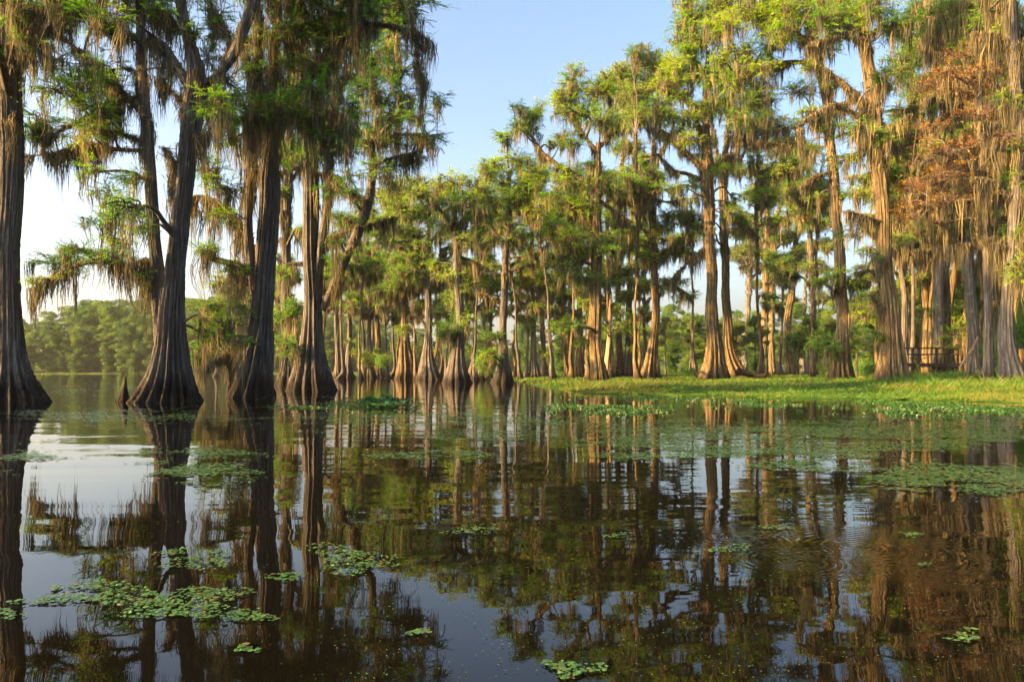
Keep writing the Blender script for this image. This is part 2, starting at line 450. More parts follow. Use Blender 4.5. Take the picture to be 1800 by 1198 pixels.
def make_tree(base, trunks, limbs, blobs, d, label, cat='tree', group=None, seed=0, sides=48, step=0.16,
              leafmat='leaf', dens=0.9, mossy=1.0, mossL=1.1, bark='bark', tint=0.6, flute=1.0, trunk_moss=1.0, limb_moss=1.0,
              name='cypress_tree', leafL=None, nb=None):
    """base (x,y,0); trunks/limbs: list of (pts Nx3, radii N) world metres; blobs: list of (c3, r3[, tint, leafmat])"""
    rng = np.random.default_rng(seed)
    root = empty(name, base, label, cat, group)
    base = np.array(base, float)
    leafL = leafL or (0.034 + 0.00098 * d)
    mossw = 0.011 + 0.00042 * d
    tm = MB(); sk = []
    for i, (p, r) in enumerate(trunks):
        pp, rr = trunk_mesh(tm, np.asarray(p, float), np.asarray(r, float), rng, sides if i == 0 else max(14, sides // 2), step, flute if i == 0 else 0.6, nb=nb if i == 0 else None)
        sel = slice(None, None, 3)
        sk.append(np.hstack([pp[sel], rr[sel, None]]))
    tm.build('trunk', [M[bark]], root, base)
    ms = MB(); cb = MB()
    for (p, r) in limbs:
        lb = MB()
        row = np.hstack([np.asarray(p, float), np.asarray(r, float)[:, None]])
        n = max(10, int(np.linalg.norm(np.diff(row[:, :3], axis=0), axis=1).sum() / 0.22))
        s = smooth_path(row, n); s[:, 3] = np.maximum(s[:, 3], 0.008)
        s[:, :3] += np.cumsum(rng.normal(0, 0.016, (n, 3)), axis=0) * (np.linspace(0, 1, n)[:, None])
        tubes(lb, s[None, :, :3], s[None, :, 3] * (1 + rng.normal(0, 0.09, (1, n))), 9)
        # small dead side twigs
        k = max(2, n // 5); ii = rng.integers(n // 4, n, k)
        dd = rng.normal(0, 1, (k, 3)); dd[:, 2] = np.abs(dd[:, 2]) * 0.6 - 0.1
        ln = rng.uniform(0.25, 0.8, k)
        tp = s[ii, :3][:, None] + dd[:, None] * ln[:, None, None] * np.linspace(0, 1, 4)[None, :, None] + rng.normal(0, 0.02, (k, 4, 3))
        tubes(lb, tp, np.minimum(s[ii, 3] * 0.4, 0.02)[:, None] * np.array([[1, .7, .5, .2]]), 4)
        lb.build('limb', [M[bark] if s[0, 3] > 0.09 else M['twig']], root, base)
        sk.append(s[::2])
        if mossy > 0 and limb_moss > 0:
            na = int(n * 2.0 * limb_moss)
            ii = rng.integers(1, n, na)
            wave = 0.6 + 0.5 * np.sin(ii * 0.5 + rng.uniform(0, 6))
            moss_clusters(ms, s[ii, :3] + rng.normal(0, .03, (na, 3)), mossL * wave * np.where(rng.uniform(0, 1, na) < 0.4, rng.uniform(0.6, 1.5, na), rng.uniform(0.2, 0.7, na)), rng, mossw, 18, 0.08 + mossw)
    sk = np.vstack(sk)
    for b in blobs:
        c, r3 = np.asarray(b[0], float), np.asarray(b[1], float)
        tn = b[2] if len(b) > 2 else tint
        crown_blob(cb, ms, c, r3, sk, rng, leafL, dens, 0, mossy, mossL, mossw, tn)
    if blobs:
        cb.build('crown', [M[leafmat], M['twig']], root, base)
    if trunk_moss > 0 and mossy > 0:
        for i, (p, r) in enumerate(trunks):
            row = smooth_path(np.hstack([np.asarray(p, float), np.asarray(r, float)[:, None]]), 60)
            zz = row[:, 2]; lo = 4.0 + 0.02 * d
            lo = lo + 0.30 * (zz.max() - lo)
            ok = np.where(zz > lo)[0]
            if len(ok) < 3: continue
            na = int(trunk_moss * (zz.max() - lo) * 4.5)
            ii = rng.choice(ok, na); th = rng.uniform(0, 2 * np.pi, na)
            rr = row[ii, 3] * 0.86 + 0.01
            anc = row[ii, :3] + np.stack([np.cos(th) * rr, np.sin(th) * rr, np.zeros(na)], axis=1)
            moss_clusters(ms, anc, mossL * rng.uniform(0.2, 1.0, na), rng, mossw, 12, 0.045)
    if ms.n:
        ms.build('hanging_moss', [M['moss']], root, base)
    return root

# pixel tracing -> real metres (each thing at its own distance d)
def PX(x, y, d):
    return np.array([(x - 900.0) / F * d, d, CAMZ + (HZ - y) / F * d])

def traced(label, by, trunk, stems=(), limbs=(), blobs=(), d=None, seed=1, **kw):
    d = d or F * CAMZ / (by - HZ)
    rng = np.random.default_rng(seed + 1000)
    def conv(rows, first=False):
        p = []; r = []
        for k, q in enumerate(rows):
            off = q[3] if len(q) > 3 else 0.0
            a = PX(q[0], q[1], d); s = (d + off) / d
            a = np.array([a[0] * s, a[1] * s, CAMZ + (a[2] - CAMZ) * s])
            p.append(a); r.append(q[2] * 0.5 / F * d)
        return np.array(p), np.array(r)
    tp, tr_ = conv(trunk)
    tp[0, 2] = 0.0
    tp = np.vstack([tp[0] - np.array([0, 0, 0.35]), tp]); tr_ = np.r_[tr_[0] * 1.06, tr_]
    trunks = [(tp, tr_)] + [conv(s) for s in stems]
    L = []
    for l in limbs:
        p, r = conv(l)
        sl = rng.uniform(-0.35, 0.35)
        dist = np.r_[0, np.cumsum(np.linalg.norm(np.diff(p, axis=0), axis=1))]
        if all(len(q) < 4 for q in l):
            off = sl * dist
            s = (d + off) / d
            p = np.stack([p[:, 0] * s, p[:, 1] + off, CAMZ + (p[:, 2] - CAMZ) * s], axis=1)
        L.append((p, r * 0.78))
    B = []
    if kw.pop('fill', d > 40):
        top = trunk[-1][1]; y0 = trunk[0][1]; blobs = list(blobs)
        for _ in range(6):
            f = rng.uniform(0.5, 0.92); y = y0 + (max(top, 40) - y0) * f
            x = np.interp(-y, [-q[1] for q in trunk], [q[0] for q in trunk]) + rng.choice([-1, 1]) * rng.uniform(8, 46)
            blobs.append((x, y, rng.uniform(14, 28), rng.uniform(6, 10), rng.normal(0, 1.6), rng.uniform(0.3, 0.9)))
    ex = []
    for b in blobs:
        if rng.uniform() < kw.get('twin', 0.7):
            ex.append((b[0] + rng.normal(0, b[2] * 0.5), b[1] + rng.normal(0, b[3] * 0.9), b[2] * 0.75, b[3] * 0.75, rng.normal(0, 2.2), *(b[5:6] or ())))
    kw.pop('twin', None)
    for b in list(blobs) + ex:
        x, y, rx, ry = b[:4]; rx *= 1.15; ry *= 1.3
        off = b[4] if len(b) > 4 else rng.normal(0, 1.0)
        dd = d + off; c = PX(x, y, dd)
        r3 = np.array([rx / F * dd, max(rx, ry) * 0.9 / F * dd, ry / F * dd])
        e = [c, r3]
        if len(b) > 5: e.append(b[5])
        B.append(tuple(e))
    base = (tp[0, 0], tp[0, 1], 0.0)
    return make_tree(base, trunks, L, B, d, label, seed=seed, **kw)

# ---------------------------------------------------------------- ground, water, far banks
def m_water():
    k = NT('lake_water')
    tc = k.n('TexCoord'); P = tc.outputs['Object']
    def noise(sc, scale, det, rough=0.5, dist=0.0):
        mp = k.n('Mapping'); mp.inputs['Scale'].default_value = sc; k.l(P, mp.inputs[0])
        n = k.n('TexNoise', i_Scale=scale, i_Detail=det, i_Roughness=rough, i_Distortion=dist); k.l(mp.outputs[0], n.inputs['Vector'])
        return n.outputs[0]
    a = noise((0.55, 1.6, 1), 2.2, 2.0)
    b = noise((0.16, 0.5, 1), 2.0, 1.0)
    c = noise((0.05, 0.14, 1), 1.0, 2.0)
    patch = k.ramp(c, [(0.42, rgb(0.15, 0.15, 0.15)), (0.62, rgb(1, 1, 1))])
    h = k.math('ADD', k.math('MULTIPLY', k.math('MULTIPLY', a, 0.0048), patch), k.math('MULTIPLY', b, 0.010))
    # rings where small things touched the surface
    sx = k.n('SeparateXYZ'); k.l(P, sx.inputs[0])
    for (x, y, R, amp, wl) in RINGS:
        dx = k.math('SUBTRACT', sx.outputs[0], x); dy = k.math('SUBTRACT', sx.outputs[1], y)
        r = k.math('SQRT', k.math('ADD', k.math('MULTIPLY', dx, dx), k.math('MULTIPLY', dy, dy)))
        wv = k.math('SINE', k.math('MULTIPLY', r, 6.283 / wl))
        fall = k.math('POWER', k.math('MAXIMUM', k.math('SUBTRACT', 1.0, k.math('DIVIDE', r, R)), 0.0), 0.9)
        h = k.math('ADD', h, k.math('MULTIPLY', k.math('MULTIPLY', wv, fall), amp))
    bp = k.n('Bump', i_Strength=1.0, i_Distance=1.0); k.l(h, bp.inputs['Height'])
    p = k.n('BsdfPrincipled', i_Roughness=0.0, i_IOR=1.33)
    p.inputs['Base Color'].default_value = rgb(0.003, 0.0028, 0.0018)
    k.l(bp.outputs[0], p.inputs['Normal'])
    return k.out(p.outputs[0])

def WG(x, y):
    """picture point on the water -> ground X, Y"""
    d = F * CAMZ / (y - HZ)
    return ((x - 900.0) / F * d, d)

RINGS = [(*WG(1300, 945), 0.45, 0.00022, 0.05), (*WG(1500, 960), 0.75, 0.00026, 0.055), (*WG(1395, 985), 0.40, 0.00025, 0.045), (*WG(1650, 1010), 0.3, 0.0002, 0.04)]

def grid_sheet(name, x0, x1, y0, y1, nx, ny, hf, mat, kind='structure', label=None, cat=None):
    xs = np.linspace(x0, x1, nx); ys = np.linspace(y0, y1, ny)
    X, Y = np.meshgrid(xs, ys)
    V = np.stack([X, Y, hf(X, Y)], axis=-1)
    i = np.arange(ny - 1)[:, None]; j = np.arange(nx - 1)[None]
    q = np.stack([i * nx + j, i * nx + j + 1, (i + 1) * nx + j + 1, (i + 1) * nx + j], axis=-1)
    mb = MB(); mb.add(V, q, 0, 0.5, True)
    o = mb.build(name, [mat]); tag(o, label, cat, None, kind)
    return o

M['water'] = m_water()
water = grid_sheet('water', -1300, 1300, -300, 1300, 2, 2, lambda X, Y: X * 0, M['water'])

def vnoise(X, Y, seed, oct=4):
    """value noise, several octaves, roughly 0..1"""
    r = np.random.default_rng(seed); tot = 0; a = 1.0; v = 0; f = 0.45
    T = r.uniform(0, 1, (256, 256))
    for o in range(oct):
        x = X * f + 37.3 * o; y = Y * f + 11.7 * o
        i = np.floor(x).astype(int); j = np.floor(y).astype(int); u = x - i; w_ = y - j
        u = u * u * (3 - 2 * u); w_ = w_ * w_ * (3 - 2 * w_)
        g = lambda A, B: T[A % 256, B % 256]
        v = v + a * ((g(i, j) * (1 - u) + g(i + 1, j) * u) * (1 - w_) + (g(i, j + 1) * (1 - u) + g(i + 1, j + 1) * u) * w_)
        tot += a; a *= 0.62; f *= 2.07
    return np.clip(0.5 + (v / tot - 0.5) * 1.6, 0, 1)

def m_ground(name, stops, sc):
    k = NT(name)
    tc = k.n('TexCoord')
    n = k.n('TexNoise', i_Scale=sc, i_Detail=8.0, i_Roughness=0.65); k.l(tc.outputs['Object'], n.inputs['Vector'])
    p = k.n('BsdfPrincipled', i_Roughness=0.9); p.inputs['Specular IOR Level'].default_value = 0.1
    k.l(k.ramp(n.outputs[0], stops), p.inputs['Base Color'])
    b = k.n('Bump', i_Strength=0.8, i_Distance=0.05); k.l(n.outputs[0], b.inputs['Height']); k.l(b.outputs[0], p.inputs['Normal'])
    return k.out(p.outputs[0])
M['mat'] = m_ground('weed_mat', [(0.3, rgb(0.012, 0.035, 0.006)), (0.5, rgb(0.03, 0.08, 0.01)), (0.7, rgb(0.075, 0.12, 0.014))], 1.3)
M['bank'] = m_ground('bank_soil', [(0.3, rgb(0.03, 0.05, 0.015)), (0.7, rgb(0.10, 0.14, 0.03))], 0.3)

def hill_h(X, Y):
    far = np.clip((Y - 262 - 8 * np.sin(X * 0.03)) / 12, 0, 1)
    left = np.clip((-X - 25) / 90, 0, 1)
    left = left * left * (3 - 2 * left)
    rise = np.clip((Y - 275) / 130, 0, 1)
    return -0.6 + far * 1.2 + left * rise * 9 + rise * 2
grid_sheet('terrain', -1250, 1250, 250, 1250, 120, 60, hill_h, M['bank'])

# floating meadow of grass and weeds under the right-hand trees
FRONT = [(-40, 2000, 0), ]
def mat_front(X):
    """world Y where the weed mat begins, for a given world X"""
    fx = np.array([-60., -20., -6, 0.5, 1.8, 3.4, 6.5, 11., 15.5, 22., 60., 200.])
    fy = np.array([190., 150., 110., 75., 52., 31.5, 28.2, 26.0, 22.6, 21.5, 21.0, 25.])
    return np.interp(X, fx, fy)
def mat_h(X, Y):
    f = mat_front(X) + 3.2 * (vnoise(X * 0.8, Y * 0.8, 5) - 0.5) * np.clip(Y / 30, 0.4, 2)
    e = (Y - f)
    return np.where(e < 0, -0.15, 0.045 + 0.03 * vnoise(X * 1.5, Y * 1.5, 7)) * np.clip(np.abs(e) * 3, 0.0, 1) + np.clip((X - 14) * 0.015, 0, 0.25) * np.clip(e / 20, 0, 1)
grid_sheet('weed_mat_surface', -60, 200, 19, 260, 900, 900, mat_h, M['mat'])

# ---------------------------------------------------------------- the traced trees
G1 = 'great cypresses standing in open water'
traced('huge dark cypress cut by the left edge of the view, standing in open water', 707,
    [(24, 707, 122), (22, 690, 104), (20, 660, 76), (18, 620, 58), (17, 560, 48), (16, 480, 44), (16, 400, 44), (17, 300, 46), (18, 200, 46), (18, 120, 46), (20, 40, 46), (20, -80, 44), (24, -240, 34)],
    limbs=[[(20, 150, 18), (60, 50, 16), (100, 10, 14), (170, -25, 12), (260, -60, 9)], [(18, 60, 20), (-60, -10, 16), (-140, -50, 10)], [(22, -20, 16), (80, -50, 13), (180, -80, 10)],
           [(14, 30, 14), (45, 8, 12), (90, 15, 9), (130, 8, 6)]],
    blobs=[(10, -60, 90, 40), (110, -90, 90, 40), (-70, -60, 80, 40), (30, -160, 110, 50), (60, 60, 45, 14, 1.5, .3), (20, 10, 60, 22, -1, .3), (120, 5, 50, 16, 0.5, .35), (-100, 40, 70, 40)],
    seed=11, sides=130, step=0.07, mossL=2.0, mossy=1.8, trunk_moss=2.2, limb_moss=2.2, group=None, nb=15)

traced('giant cypress with a flared skirt of roots and a second stem on its left', 706,
    [(296, 706, 132), (296, 690, 112), (297, 660, 86), (297, 630, 68), (298, 590, 56), (300, 540, 50), (308, 470, 42), (318, 400, 40), (326, 320, 40), (332, 250, 42), (338, 190, 48), (344, 150, 46), (338, 100, 32), (326, 50, 25), (318, 0, 22), (312, -80, 20), (318, -200, 14)],
    stems=[[(284, 600, 26), (281, 540, 28), (277, 480, 28), (270, 420, 26), (266, 350, 25), (262, 280, 23), (257, 210, 22), (253, 150, 20), (250, 90, 20), (246, 20, 18), (243, -90, 15)],
           [(346, 158, 26), (368, 142, 22), (392, 122, 22), (410, 95, 24), (428, 55, 24), (445, 10, 22), (462, -50, 20), (480, -150, 12)]],
    limbs=[[(335, 160, 20), (310, 112, 18), (290, 82, 16), (265, 64, 12)],
           [(398, 110, 12), (402, 70, 10), (390, 40, 9), (375, 22, 6)],
           [(280, 492, 12), (240, 478, 11), (200, 462, 11), (160, 459, 10), (125, 468, 8), (85, 486, 6), (58, 500, 4)],
           [(270, 455, 8), (230, 462, 6), (200, 470, 4)],
           [(258, 172, 9), (222, 174, 10), (185, 186, 10), (150, 205, 9), (115, 224, 7), (85, 242, 4)],
           [(258, 252, 9), (225, 240, 9), (198, 236, 8), (160, 262, 7), (110, 266, 5), (45, 270, 3)],
           [(262, 265, 9), (205, 262, 9), (150, 250, 7), (100, 268, 6)],
           [(300, 330, 14), (310, 290, 9), (290, 262, 8)],
           [(255, 190, 7), (235, 125, 6), (180, 125, 5), (162, 129, 3)],
           [(252, 70, 12), (205, 52, 12), (150, 30, 10), (90, 6, 8)],
           [(330, 190, 9), (300, 155, 7), (283, 138, 5)],
           [(342, 248, 8), (356, 244, 7), (364, 240, 4)],
           [(262, 220, 8), (215, 160, 8), (165, 105, 7), (90, 50, 5)],
           [(318, 60, 8), (290, 20, 7), (255, 18, 5), (200, 10, 3)]],
    blobs=[(110, 105, 48, 22), (95, 160, 42, 20), (140, 150, 50, 22), (180, 112, 40, 16), (75, 205, 38, 20), (110, 235, 50, 20), (150, 190, 50, 18), (205, 155, 32, 16), (60, 235, 26, 14), (170, 222, 40, 14),
           (190, 345, 42, 20), (225, 370, 44, 22), (180, 400, 40, 16), (215, 420, 34, 14), (245, 395, 26, 14), (238, 310, 26, 12), (150, 442, 44, 12), (95, 462, 46, 14), (200, 452, 36, 12), (70, 492, 26, 10), (120, 480, 30, 8), (255, 490, 16, 10),
           (370, 180, 40, 24), (350, 60, 28, 20), (385, 30, 30, 26), (375, 105, 26, 20), (300, 118, 26, 14), (410, 150, 30, 16), (270, 10, 50, 30), (220, -30, 80, 40), (340, -60, 90, 50), (450, -70, 90, 50), (330, -180, 120, 60), (160, 20, 60, 24), (90, 20, 60, 20, 3), (200, 60, 40, 18),
           (360, 590, 20, 14, 2, .8)],
    seed=12, sides=150, step=0.06, mossL=1.9, mossy=0.9, limb_moss=2.2, trunk_moss=1.2, tint=0.6, dens=0.8, nb=17)

traced('dark cypress with ragged double trunk between the giant and the leaning cypress', 697,
    [(443, 697, 98), (444, 680, 84), (447, 650, 72), (452, 610, 64), (458, 570, 54), (463, 520, 50), (467, 450, 50), (470, 380, 50), (473, 320, 50), (476, 270, 36), (479, 200, 24), (482, 120, 19), (486, 20, 15), (490, -80, 12), (495, -190, 8)],
    stems=[[(448, 520, 30), (440, 460, 26), (437, 400, 24), (438, 330, 24), (440, 270, 22), (445, 200, 18), (452, 100, 14), (455, 0, 10)],
           [(403, 694, 18), (404, 670, 10), (402, 640, 9), (401, 622, 7)]],
    limbs=[[(442, 425, 12), (425, 395, 11), (402, 372, 11), (378, 352, 10), (350, 344, 8), (300, 350, 4)],
           [(432, 626, 6), (405, 621, 5), (380, 632, 4), (352, 648, 3)],
           [(486, 190, 18), (520, 160, 17), (545, 135, 15), (572, 100, 14), (588, 60, 12), (590, 20, 8)],
           [(480, 195, 14), (460, 150, 12), (440, 120, 11), (430, 90, 8)],
           [(478, 230, 12), (440, 210, 9), (400, 215, 7)], [(485, 190, 12), (540, 190, 9), (600, 200, 6)],
           [(436, 470, 9), (405, 460, 7), (370, 455, 4)], [(498, -10, 14), (540, -6, 14), (580, 18, 14), (625, 38, 13), (680, 46, 10), (730, 58, 7), (765, 76, 3)],
           [(720, 20, 4), (733, 70, 4), (733, 110, 3), (744, 140, 2)]],
    blobs=[(395, 180, 44, 26, 0, .6), (440, 205, 50, 28, -1, .55), (380, 225, 40, 22, 0, .7), (490, 195, 50, 26, -1, .5), (425, 250, 50, 20, 1, .75), (540, 215, 46, 24, 0, .5), (560, 170, 50, 26), (600, 215, 46, 22), (470, 120, 50, 30), (430, 70, 46, 30), (510, 60, 50, 34), (560, 40, 50, 34), (610, 70, 46, 30), (640, 20, 50, 30), (560, 120, 50, 24), (500, -40, 110, 50), (620, -50, 90, 40), (500, -140, 120, 60),
           (370, 300, 40, 20, 0, .7), (400, 330, 36, 20, 0, .7), (380, 380, 34, 16, 1, .6), (360, 440, 26, 14), (395, 500, 30, 16), (372, 535, 28, 12), (375, 580, 38, 18, 1, .8), (360, 620, 34, 16, 1, .8), (400, 605, 28, 14), (410, 470, 26, 14), (420, 545, 24, 12)],
    seed=13, sides=120, step=0.07, mossL=2.6, mossy=1.5, trunk_moss=3.4, limb_moss=2.4, tint=0.55, nb=13)

traced('broad based cypress with a bare curving limb rising from its right side', 686,
    [(547, 686, 95), (547, 672, 84), (549, 645, 66), (550, 610, 52), (549, 570, 42), (548, 510, 37), (547, 440, 36), (545, 360, 35), (545, 280, 32), (540, 200, 26), (534, 120, 22), (528, 20, 18), (522, -80, 14)],
    stems=[[(556, 530, 22), (564, 450, 20), (572, 380, 20), (579, 300, 18), (584, 220, 15), (590, 120, 12), (596, 0, 9)]],
    limbs=[[(566, 545, 18), (578, 520, 18), (592, 490, 18), (608, 455, 20), (624, 418, 20), (640, 375, 23), (652, 335, 20), (657, 295, 16), (657, 255, 13), (664, 215, 10)],
           [(560, 425, 5), (600, 410, 5), (650, 398, 4), (690, 386, 2)],
           [(585, 240, 11), (620, 232, 9), (670, 236, 8), (720, 236, 5), (770, 236, 3)],
           [(586, 190, 11), (615, 120, 10), (650, 118, 9), (690, 135, 5)],
           [(545, 300, 12), (520, 296, 9), (480, 305, 6), (450, 300, 4)],
           [(548, 305, 9), (590, 310, 7), (615, 335, 6), (640, 350, 4)],
           [(590, 110, 10), (640, 60, 9), (690, 30, 6)], [(660, 290, 7), (690, 275, 6), (730, 262, 3)],
           [(506, 465, 5), (530, 462, 4), (556, 478, 2)]],
    blobs=[(650, 100, 46, 28), (690, 70, 34, 34), (700, 120, 36, 24), (660, 160, 50, 24), (715, 165, 30, 20), (620, 190, 44, 24), (690, 200, 48, 22), (740, 205, 28, 18), (755, 245, 36, 18), (700, 245, 46, 20), (650, 250, 44, 20), (720, 275, 34, 14), (610, 262, 44, 18), (670, 295, 34, 12), (560, 270, 40, 20), (510, 275, 40, 18), (690, 10, 36, 22), (640, 0, 50, 30), (580, 330, 28, 12), (620, 345, 26, 10), (600, 385, 28, 10), (640, 470, 22, 10), (500, 560, 24, 18), (510, 610, 24, 16), (590, 450, 20, 12), (615, 310, 24, 10), (600, -60, 100, 50)],
    seed=14, sides=120, step=0.07, mossL=1.8, mossy=1.2, trunk_moss=1.5, limb_moss=1.8, leafmat='leaf_cool', tint=0.5, nb=12)

traced('narrow cypress with a sunlit trunk half hidden behind the leaning cypress', 678,
    [(502, 678, 46), (503, 640, 28), (503, 560, 22), (502, 480, 20), (503, 400, 20), (506, 320, 18), (508, 240, 14), (510, 140, 10)],
    limbs=[[(503, 470, 6), (470, 440, 5), (450, 430, 3)], [(506, 330, 8), (530, 290, 6), (560, 270, 4)]],
    blobs=[(505, 480, 26, 12), (520, 540, 24, 14), (490, 600, 24, 14), (515, 180, 50, 26), (500, 250, 44, 20), (520, 100, 50, 30), (480, 560, 22, 12), (530, 410, 22, 10)],
    seed=15, sides=60, mossL=2.6, mossy=2.2, trunk_moss=2.5, tint=0.6)

def mid(label, by, trunk, limbs=(), blobs=(), seed=1, **kw):
    kw.setdefault('sides', 64); kw.setdefault('step', 0.14); kw.setdefault('mossL', 1.5); kw.setdefault('mossy', 1.5); kw.setdefault('limb_moss', 1.8); kw.setdefault('trunk_moss', 1.6)
    return traced(label, by, trunk, limbs=limbs, blobs=blobs, seed=seed, **kw)

mid('thin grey cypress just right of the leaning cypress, first of the middle row', 664.5,
    [(596, 664, 24), (594, 640, 12), (592, 600, 9), (590, 540, 8), (592, 480, 7), (594, 420, 5)],
    limbs=[[(592, 520, 4), (612, 500, 3), (630, 495, 2)]],
    blobs=[(600, 470, 34, 16), (625, 500, 30, 12), (590, 420, 34, 16), (610, 540, 22, 10)], seed=21)
mid('slim cypress with a cone foot, second of the thin trunks in the middle water', 664.5,
    [(611, 664, 28), (612, 640, 13), (614, 600, 10), (614, 550, 9), (612, 500, 8), (610, 440, 6)],
    limbs=[[(614, 530, 4), (640, 505, 4), (670, 500, 2)]],
    blobs=[(640, 440, 34, 16), (660, 480, 34, 14), (620, 400, 34, 18), (640, 525, 24, 10)], seed=22, tint=0.65)
mid('cypress rising from a mossy stump with a bright green shrub at its foot', 665,
    [(650, 665, 30), (650, 640, 16), (649, 600, 11), (648, 540, 9), (647, 480, 8), (645, 420, 6)],
    limbs=[[(648, 520, 5), (680, 500, 4), (720, 495, 2)]],
    blobs=[(650, 635, 18, 10, -1), (670, 628, 20, 9, -1, .9), (660, 400, 44, 20), (700, 440, 34, 14), (640, 370, 30, 14), (690, 500, 26, 10)], seed=23, tint=0.6)
mid('reddish sunlit trunk rising behind the mossy stump in the middle water', 663,
    [(667, 663, 30), (666, 640, 16), (664, 600, 12), (662, 540, 10), (661, 480, 9), (660, 420, 7)],
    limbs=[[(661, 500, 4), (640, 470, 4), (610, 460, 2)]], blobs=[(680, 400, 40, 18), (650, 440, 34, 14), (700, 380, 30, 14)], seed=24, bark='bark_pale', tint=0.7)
mid('clustered cypress with orange lit left flank and curtains of moss', 665,
    [(716, 665, 50), (714, 645, 40), (712, 620, 28), (712, 580, 17), (711, 540, 13), (710, 480, 11), (708, 420, 9)],
    limbs=[[(711, 520, 5), (740, 500, 4), (770, 495, 2)], [(710, 500, 5), (690, 470, 4), (660, 460, 3)], [(712, 560, 4), (735, 555, 3)]],
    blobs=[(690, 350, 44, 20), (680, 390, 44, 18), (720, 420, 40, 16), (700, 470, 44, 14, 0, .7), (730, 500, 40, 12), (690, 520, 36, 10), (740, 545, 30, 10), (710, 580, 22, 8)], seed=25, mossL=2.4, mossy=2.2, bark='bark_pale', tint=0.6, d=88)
mid('cypress with spread cone base and forked upper limbs under a dark green canopy', 667,
    [(750, 667, 52), (751, 650, 38), (752, 625, 24), (753, 590, 17), (753, 540, 15), (754, 490, 13), (754, 430, 11), (756, 380, 8), (756, 340, 5)],
    limbs=[[(754, 505, 8), (738, 478, 7), (722, 450, 6), (705, 435, 4)], [(755, 495, 7), (775, 465, 6), (790, 450, 4)], [(755, 430, 6), (770, 410, 5), (795, 395, 3)], [(754, 430, 6), (735, 420, 5), (700, 425, 3)], [(752, 575, 5), (738, 560, 4), (720, 553, 2)]],
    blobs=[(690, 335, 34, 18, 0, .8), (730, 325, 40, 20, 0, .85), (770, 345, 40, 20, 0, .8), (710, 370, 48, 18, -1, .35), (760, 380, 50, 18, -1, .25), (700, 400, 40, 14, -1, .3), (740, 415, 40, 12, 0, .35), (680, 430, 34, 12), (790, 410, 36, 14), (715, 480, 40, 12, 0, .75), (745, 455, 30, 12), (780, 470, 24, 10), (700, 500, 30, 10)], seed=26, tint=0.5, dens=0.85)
mid('cypress with a pleated grey cone base and sunlit stem in the middle of the row', 674,
    [(799, 674, 62), (800, 662, 52), (803, 640, 36), (806, 610, 24), (808, 575, 19), (807, 530, 17), (804, 480, 17), (802, 430, 16), (800, 395, 12), (798, 340, 7)],
    limbs=[[(808, 600, 6), (790, 585, 5), (775, 578, 3)], [(804, 450, 6), (835, 460, 5), (870, 480, 3)], [(801, 400, 8), (830, 370, 6), (850, 350, 4)], [(800, 400, 8), (775, 370, 6), (760, 350, 3)]],
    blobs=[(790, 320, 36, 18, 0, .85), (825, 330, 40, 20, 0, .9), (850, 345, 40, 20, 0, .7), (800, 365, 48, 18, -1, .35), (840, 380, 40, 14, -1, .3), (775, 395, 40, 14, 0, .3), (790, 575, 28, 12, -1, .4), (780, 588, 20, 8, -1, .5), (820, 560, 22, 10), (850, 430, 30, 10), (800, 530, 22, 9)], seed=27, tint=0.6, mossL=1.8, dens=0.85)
mid('cypress with flaring foot beside the water edge below the tallest middle canopy', 672,
    [(884, 672, 46), (884, 655, 34), (883, 630, 23), (884, 600, 18), (885, 550, 16), (887, 500, 15), (890, 440, 14), (893, 390, 13), (893, 340, 11), (896, 300, 7)],
    limbs=[[(889, 440, 9), (870, 410, 9), (850, 385, 8), (830, 365, 5)], [(892, 400, 8), (870, 372, 7), (855, 350, 5)], [(893, 350, 7), (915, 330, 5), (935, 320, 3)], [(888, 480, 5), (915, 470, 4), (940, 465, 2)], [(886, 540, 5), (860, 520, 4), (840, 515, 2)]],
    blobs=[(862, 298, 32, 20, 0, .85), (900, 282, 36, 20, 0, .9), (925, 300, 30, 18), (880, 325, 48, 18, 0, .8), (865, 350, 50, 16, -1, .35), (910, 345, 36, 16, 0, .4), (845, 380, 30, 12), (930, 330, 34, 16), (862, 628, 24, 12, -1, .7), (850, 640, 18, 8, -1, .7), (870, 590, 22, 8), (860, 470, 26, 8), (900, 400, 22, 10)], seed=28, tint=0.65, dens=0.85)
mid('slender cypress with a warm lit foot just left of the weed meadow', 666.5,
    [(941, 666, 32), (940, 650, 22), (938, 620, 14), (937, 560, 11), (936, 500, 10), (935, 430, 9), (934, 370, 7), (932, 320, 5)],
    limbs=[[(935, 400, 4), (955, 375, 4), (975, 362, 2)], [(934, 390, 4), (918, 370, 4), (905, 360, 2)], [(937, 470, 4), (965, 455, 3), (985, 450, 2)]],
    blobs=[(950, 295, 26, 18, 0, .5), (940, 330, 34, 14), (965, 350, 30, 14), (920, 390, 30, 12), (960, 400, 30, 14), (975, 430, 26, 10), (925, 440, 26, 10), (900, 520, 24, 10), (955, 500, 24, 10), (930, 560, 22, 8)], seed=29, leafmat='leaf_cool')
mid('thin dark stem leaning beside the slender cypress left of the meadow', 663,
    [(958, 662, 20), (957, 630, 9), (955, 580, 8), (951, 530, 8), (950, 490, 7), (957, 460, 5), (965, 430, 3)],
    limbs=[[(951, 500, 4), (975, 480, 3), (1000, 470, 2)]], blobs=[(985, 465, 26, 10), (970, 500, 26, 10), (990, 550, 24, 10), (940, 470, 24, 9), (1000, 590, 22, 10)], seed=30, leafmat='leaf_cool')
